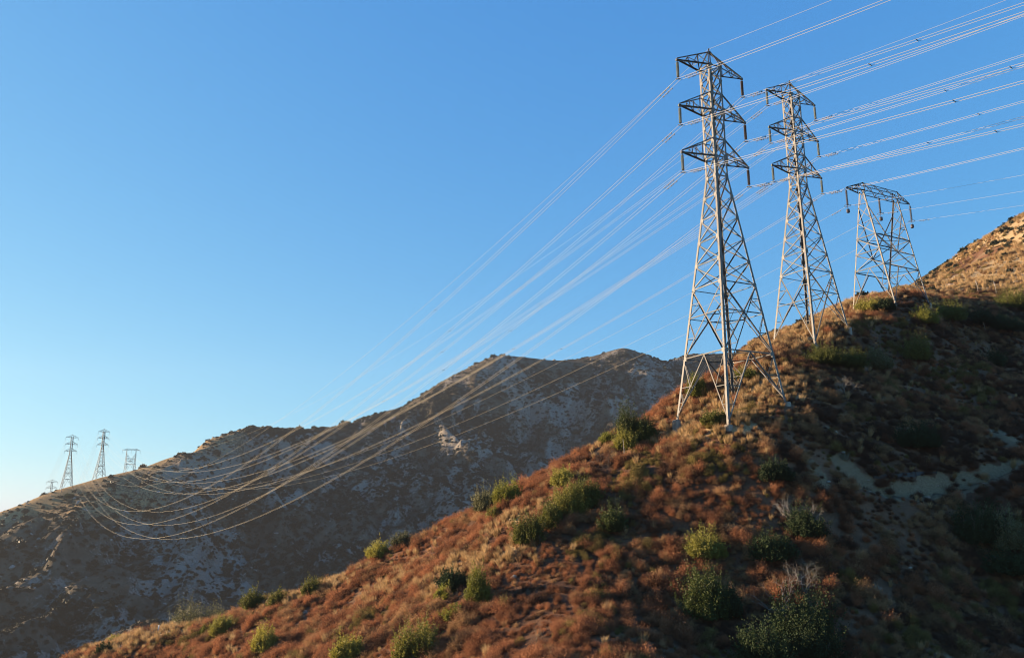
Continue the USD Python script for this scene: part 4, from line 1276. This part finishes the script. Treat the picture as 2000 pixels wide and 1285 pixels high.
grass_protos = [("straw_tuft", tuft(120, 0.75, 0.34, 11, 0.010), straw), ("straw_tuft", tuft(110, 0.95, 0.42, 12, 0.010), straw), ("straw_tuft", tuft(110, 0.55, 0.40, 13, 0.010), tan)]
x, y, r = scatter(110000, -75, 105, 30, 150, 14)
bare, grass = near_cover(x, y, None)
gx, gy = slope_at(x, y)
nn = meshkit.fbm(np.stack([x, y, 0 * x], 1) / 3.2, 3, 191)
keep = r.random(len(x)) < np.clip(grass * 2.0 + np.clip((nn - 0.62) * 1.5, 0, 0.25) + 0.015, 0, 1)
x, y, gx, gy = x[keep], y[keep], gx[keep], gy[keep]
sz = r.uniform(0.5, 1.15, len(x))
instancer("dry_grass", grass_protos, np.stack([x, y, H1(x, y) - 0.03], 1), r.integers(0, 3, len(x)), np.stack([sz] * 3, 1), r.uniform(0, 6.28, len(x)), lean_of(gx, gy, r, 0.6), "golden dry grass in tufts on the near hillside", "dry grass")

# loose stones on the bare patches
def stone(seed):
    m = trimesh.creation.icosphere(1, 1.0)
    v = np.array(m.vertices)
    v = v * (0.6 + 0.8 * meshkit.noise(v * 1.3 + seed, seed))[:, None] * [1, 0.8, 0.55]
    return v, np.array(m.faces)


stone_mat = plain("pale_stone", (0.24, 0.19, 0.145), rough=0.95, var=0.2, scale=3)
x, y, r = scatter(70000, -60, 105, 30, 200, 24)
bare, grass = near_cover(x, y, None)
keep = r.random(len(x)) < np.clip((bare - 0.22) * 1.0, 0.004, 0.8)
x, y = x[keep], y[keep]
sz = np.exp(r.normal(-2.4, 0.6, len(x))) * np.where(y > 130, 3.0, 1)
instancer("loose_stones", [("stone", stone(k), stone_mat) for k in range(4)], np.stack([x, y, H1(x, y)], 1), r.integers(0, 4, len(x)), np.stack([sz] * 3, 1), r.uniform(0, 6.28, len(x)), np.stack([r.uniform(0, 6.28, len(x)), r.uniform(0, 0.4, len(x))], 1), "pale loose stones on bare earth of the near hillside", "stones")


# chaparral on the mountain and on the slope behind the pylons
def bushlet(n, seed):
    r = np.random.default_rng(seed)
    d = rand_dirs(n, r); d[:, 2] = np.abs(d[:, 2])
    c = d * (0.65 + 0.5 * meshkit.noise(d * 2 + seed, seed))[:, None] * [1, 1, 0.8] * r.uniform(0.6, 1, n)[:, None]
    e1, e2 = rand_dirs(n, r) * 0.24, rand_dirs(n, r) * 0.24
    return np.stack([c - e1, c + e1, c + e2 * 1.4], 1).reshape(-1, 3), np.arange(n * 3).reshape(-1, 3)


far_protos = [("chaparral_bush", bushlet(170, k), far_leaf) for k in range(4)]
r = np.random.default_rng(77)
n = 420000
x, y = r.uniform(-560, 440, n), r.uniform(330, 1190, n)
cov = meshkit.fbm(np.stack([x, y, 0 * x], 1) / 38.0, 4, 71)
cov2 = meshkit.fbm(np.stack([x / 30.0, y / 90.0, 0 * x], 1), 3, 73)
z = H2(x, y)
gully = np.clip((cov2 - 0.42) * 5, 0, 1)
open_left = np.clip((-230 - x) / 60, 0, 1) * np.clip((z + 50) / 40, 0, 1)
keep = r.random(n) < np.clip((cov - 0.26) * 1.9, 0.24, 0.85) * (0.55 + 0.45 * gully) * np.clip((np.interp(x, FP[:31, 0], FP[:31, 1]) - y + 5) / 45, 0.10, 1) * (1 - 0.45 * open_left)
keep &= np.min(np.hypot(x[:, None] - FF[:, 0], y[:, None] - FF[:, 1]), 1) > 7
x, y, z = x[keep], y[keep], z[keep]
sz = np.exp(r.normal(0.12, 0.5, len(x)))
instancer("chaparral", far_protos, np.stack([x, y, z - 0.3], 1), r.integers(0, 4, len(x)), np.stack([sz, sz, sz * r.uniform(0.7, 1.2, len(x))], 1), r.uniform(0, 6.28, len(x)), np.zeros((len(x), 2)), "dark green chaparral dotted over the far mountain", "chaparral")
n = 90000
x, y = r.uniform(15, 270, n), r.uniform(140, 260, n)
cov = meshkit.fbm(np.stack([x, y, 0 * x], 1) / 14.0, 4, 175)
bare, grass = near_cover(x, y, None)
keep = (r.random(n) < np.clip(0.25 + (cov - 0.45) * 2, 0.08, 0.9)) & (np.abs(x) < 0.85 * y)
x, y, grass = x[keep], y[keep], grass[keep]
gx, gy = slope_at(x, y)
sz = r.uniform(0.7, 1.9, len(x))
kd = np.where(r.random(len(x)) < 0.48 + grass * 0.4, 8 + r.integers(0, 3, len(x)), r.integers(3, 8, len(x)))
instancer("slope_brush", brush_protos + grass_protos, np.stack([x, y, H1(x, y) - 0.05], 1), kd, np.stack([sz, sz, sz * 0.8], 1), r.uniform(0, 6.28, len(x)), lean_of(gx, gy, r), "dry brush and grass on the slope behind the flat-topped pylon", "dry brush")
n = 22000
x, y = r.uniform(20, 260, n), r.uniform(128, 300, n)
cov = meshkit.fbm(np.stack([x, y, 0 * x], 1) / 18.0, 4, 75)
keep = r.random(n) < np.clip((cov - 0.40) * 1.6, 0.02, 0.6) * np.clip((y - 128) / 60, 0.15, 1) + np.where((y > 196) & (x < 0.585 * y) & (x > 0.3 * y), 0.30, 0)
x, y = x[keep], y[keep]
sz = np.exp(r.normal(-0.25, 0.4, len(x)))
instancer("slope_chaparral", far_protos, np.stack([x, y, H1(x, y) - 0.2], 1), r.integers(0, 4, len(x)), np.stack([sz, sz, sz], 1), r.uniform(0, 6.28, len(x)), np.zeros((len(x), 2)), "dark scrub on the lit grassy slope behind the flat-topped pylon", "chaparral")
x, y = r.uniform(-420, 440, 26000), r.uniform(400, 1180, 26000)
cov = meshkit.fbm(np.stack([x / 16.0, y / 60.0, 0 * x], 1), 4, 63)
keep = r.random(len(x)) < np.clip((cov - 0.40) * 2.2, 0.03, 0.8)
x, y = x[keep], y[keep]
sz = np.exp(r.normal(-0.35, 0.5, len(x)))
rock_mat = plain("grey_rock", (0.185, 0.16, 0.135), rough=0.95, var=0.2, scale=0.8)
instancer("boulders", [("boulder", stone(20 + k), rock_mat) for k in range(4)], np.stack([x, y, H2(x, y) - 0.1], 1), r.integers(0, 4, len(x)), np.stack([sz * r.uniform(0.8, 1.4, len(x)), sz, sz], 1), r.uniform(0, 6.28, len(x)), np.stack([r.uniform(0, 6.28, len(x)), r.uniform(0, 0.5, len(x))], 1), "grey boulders scattered over the far mountain", "boulders")
# the dark bush beside the far pylon
p = at(137, 952, 620)
root = thing("leafy_shrub", "dark round bush at the foot of a far pylon on the left ridge", "shrub", (p[0], p[1], float(H2(p[0], p[1]))))
cm, cs = crown(7, 4.2, 6, 990, 0.2, leaf=0.4, density=0.35, lobes=8)
obj("foliage", cm, dark_leaf, root)
obj("stems", stems(cs, 4, 991, 0.12), stem_mat, root)
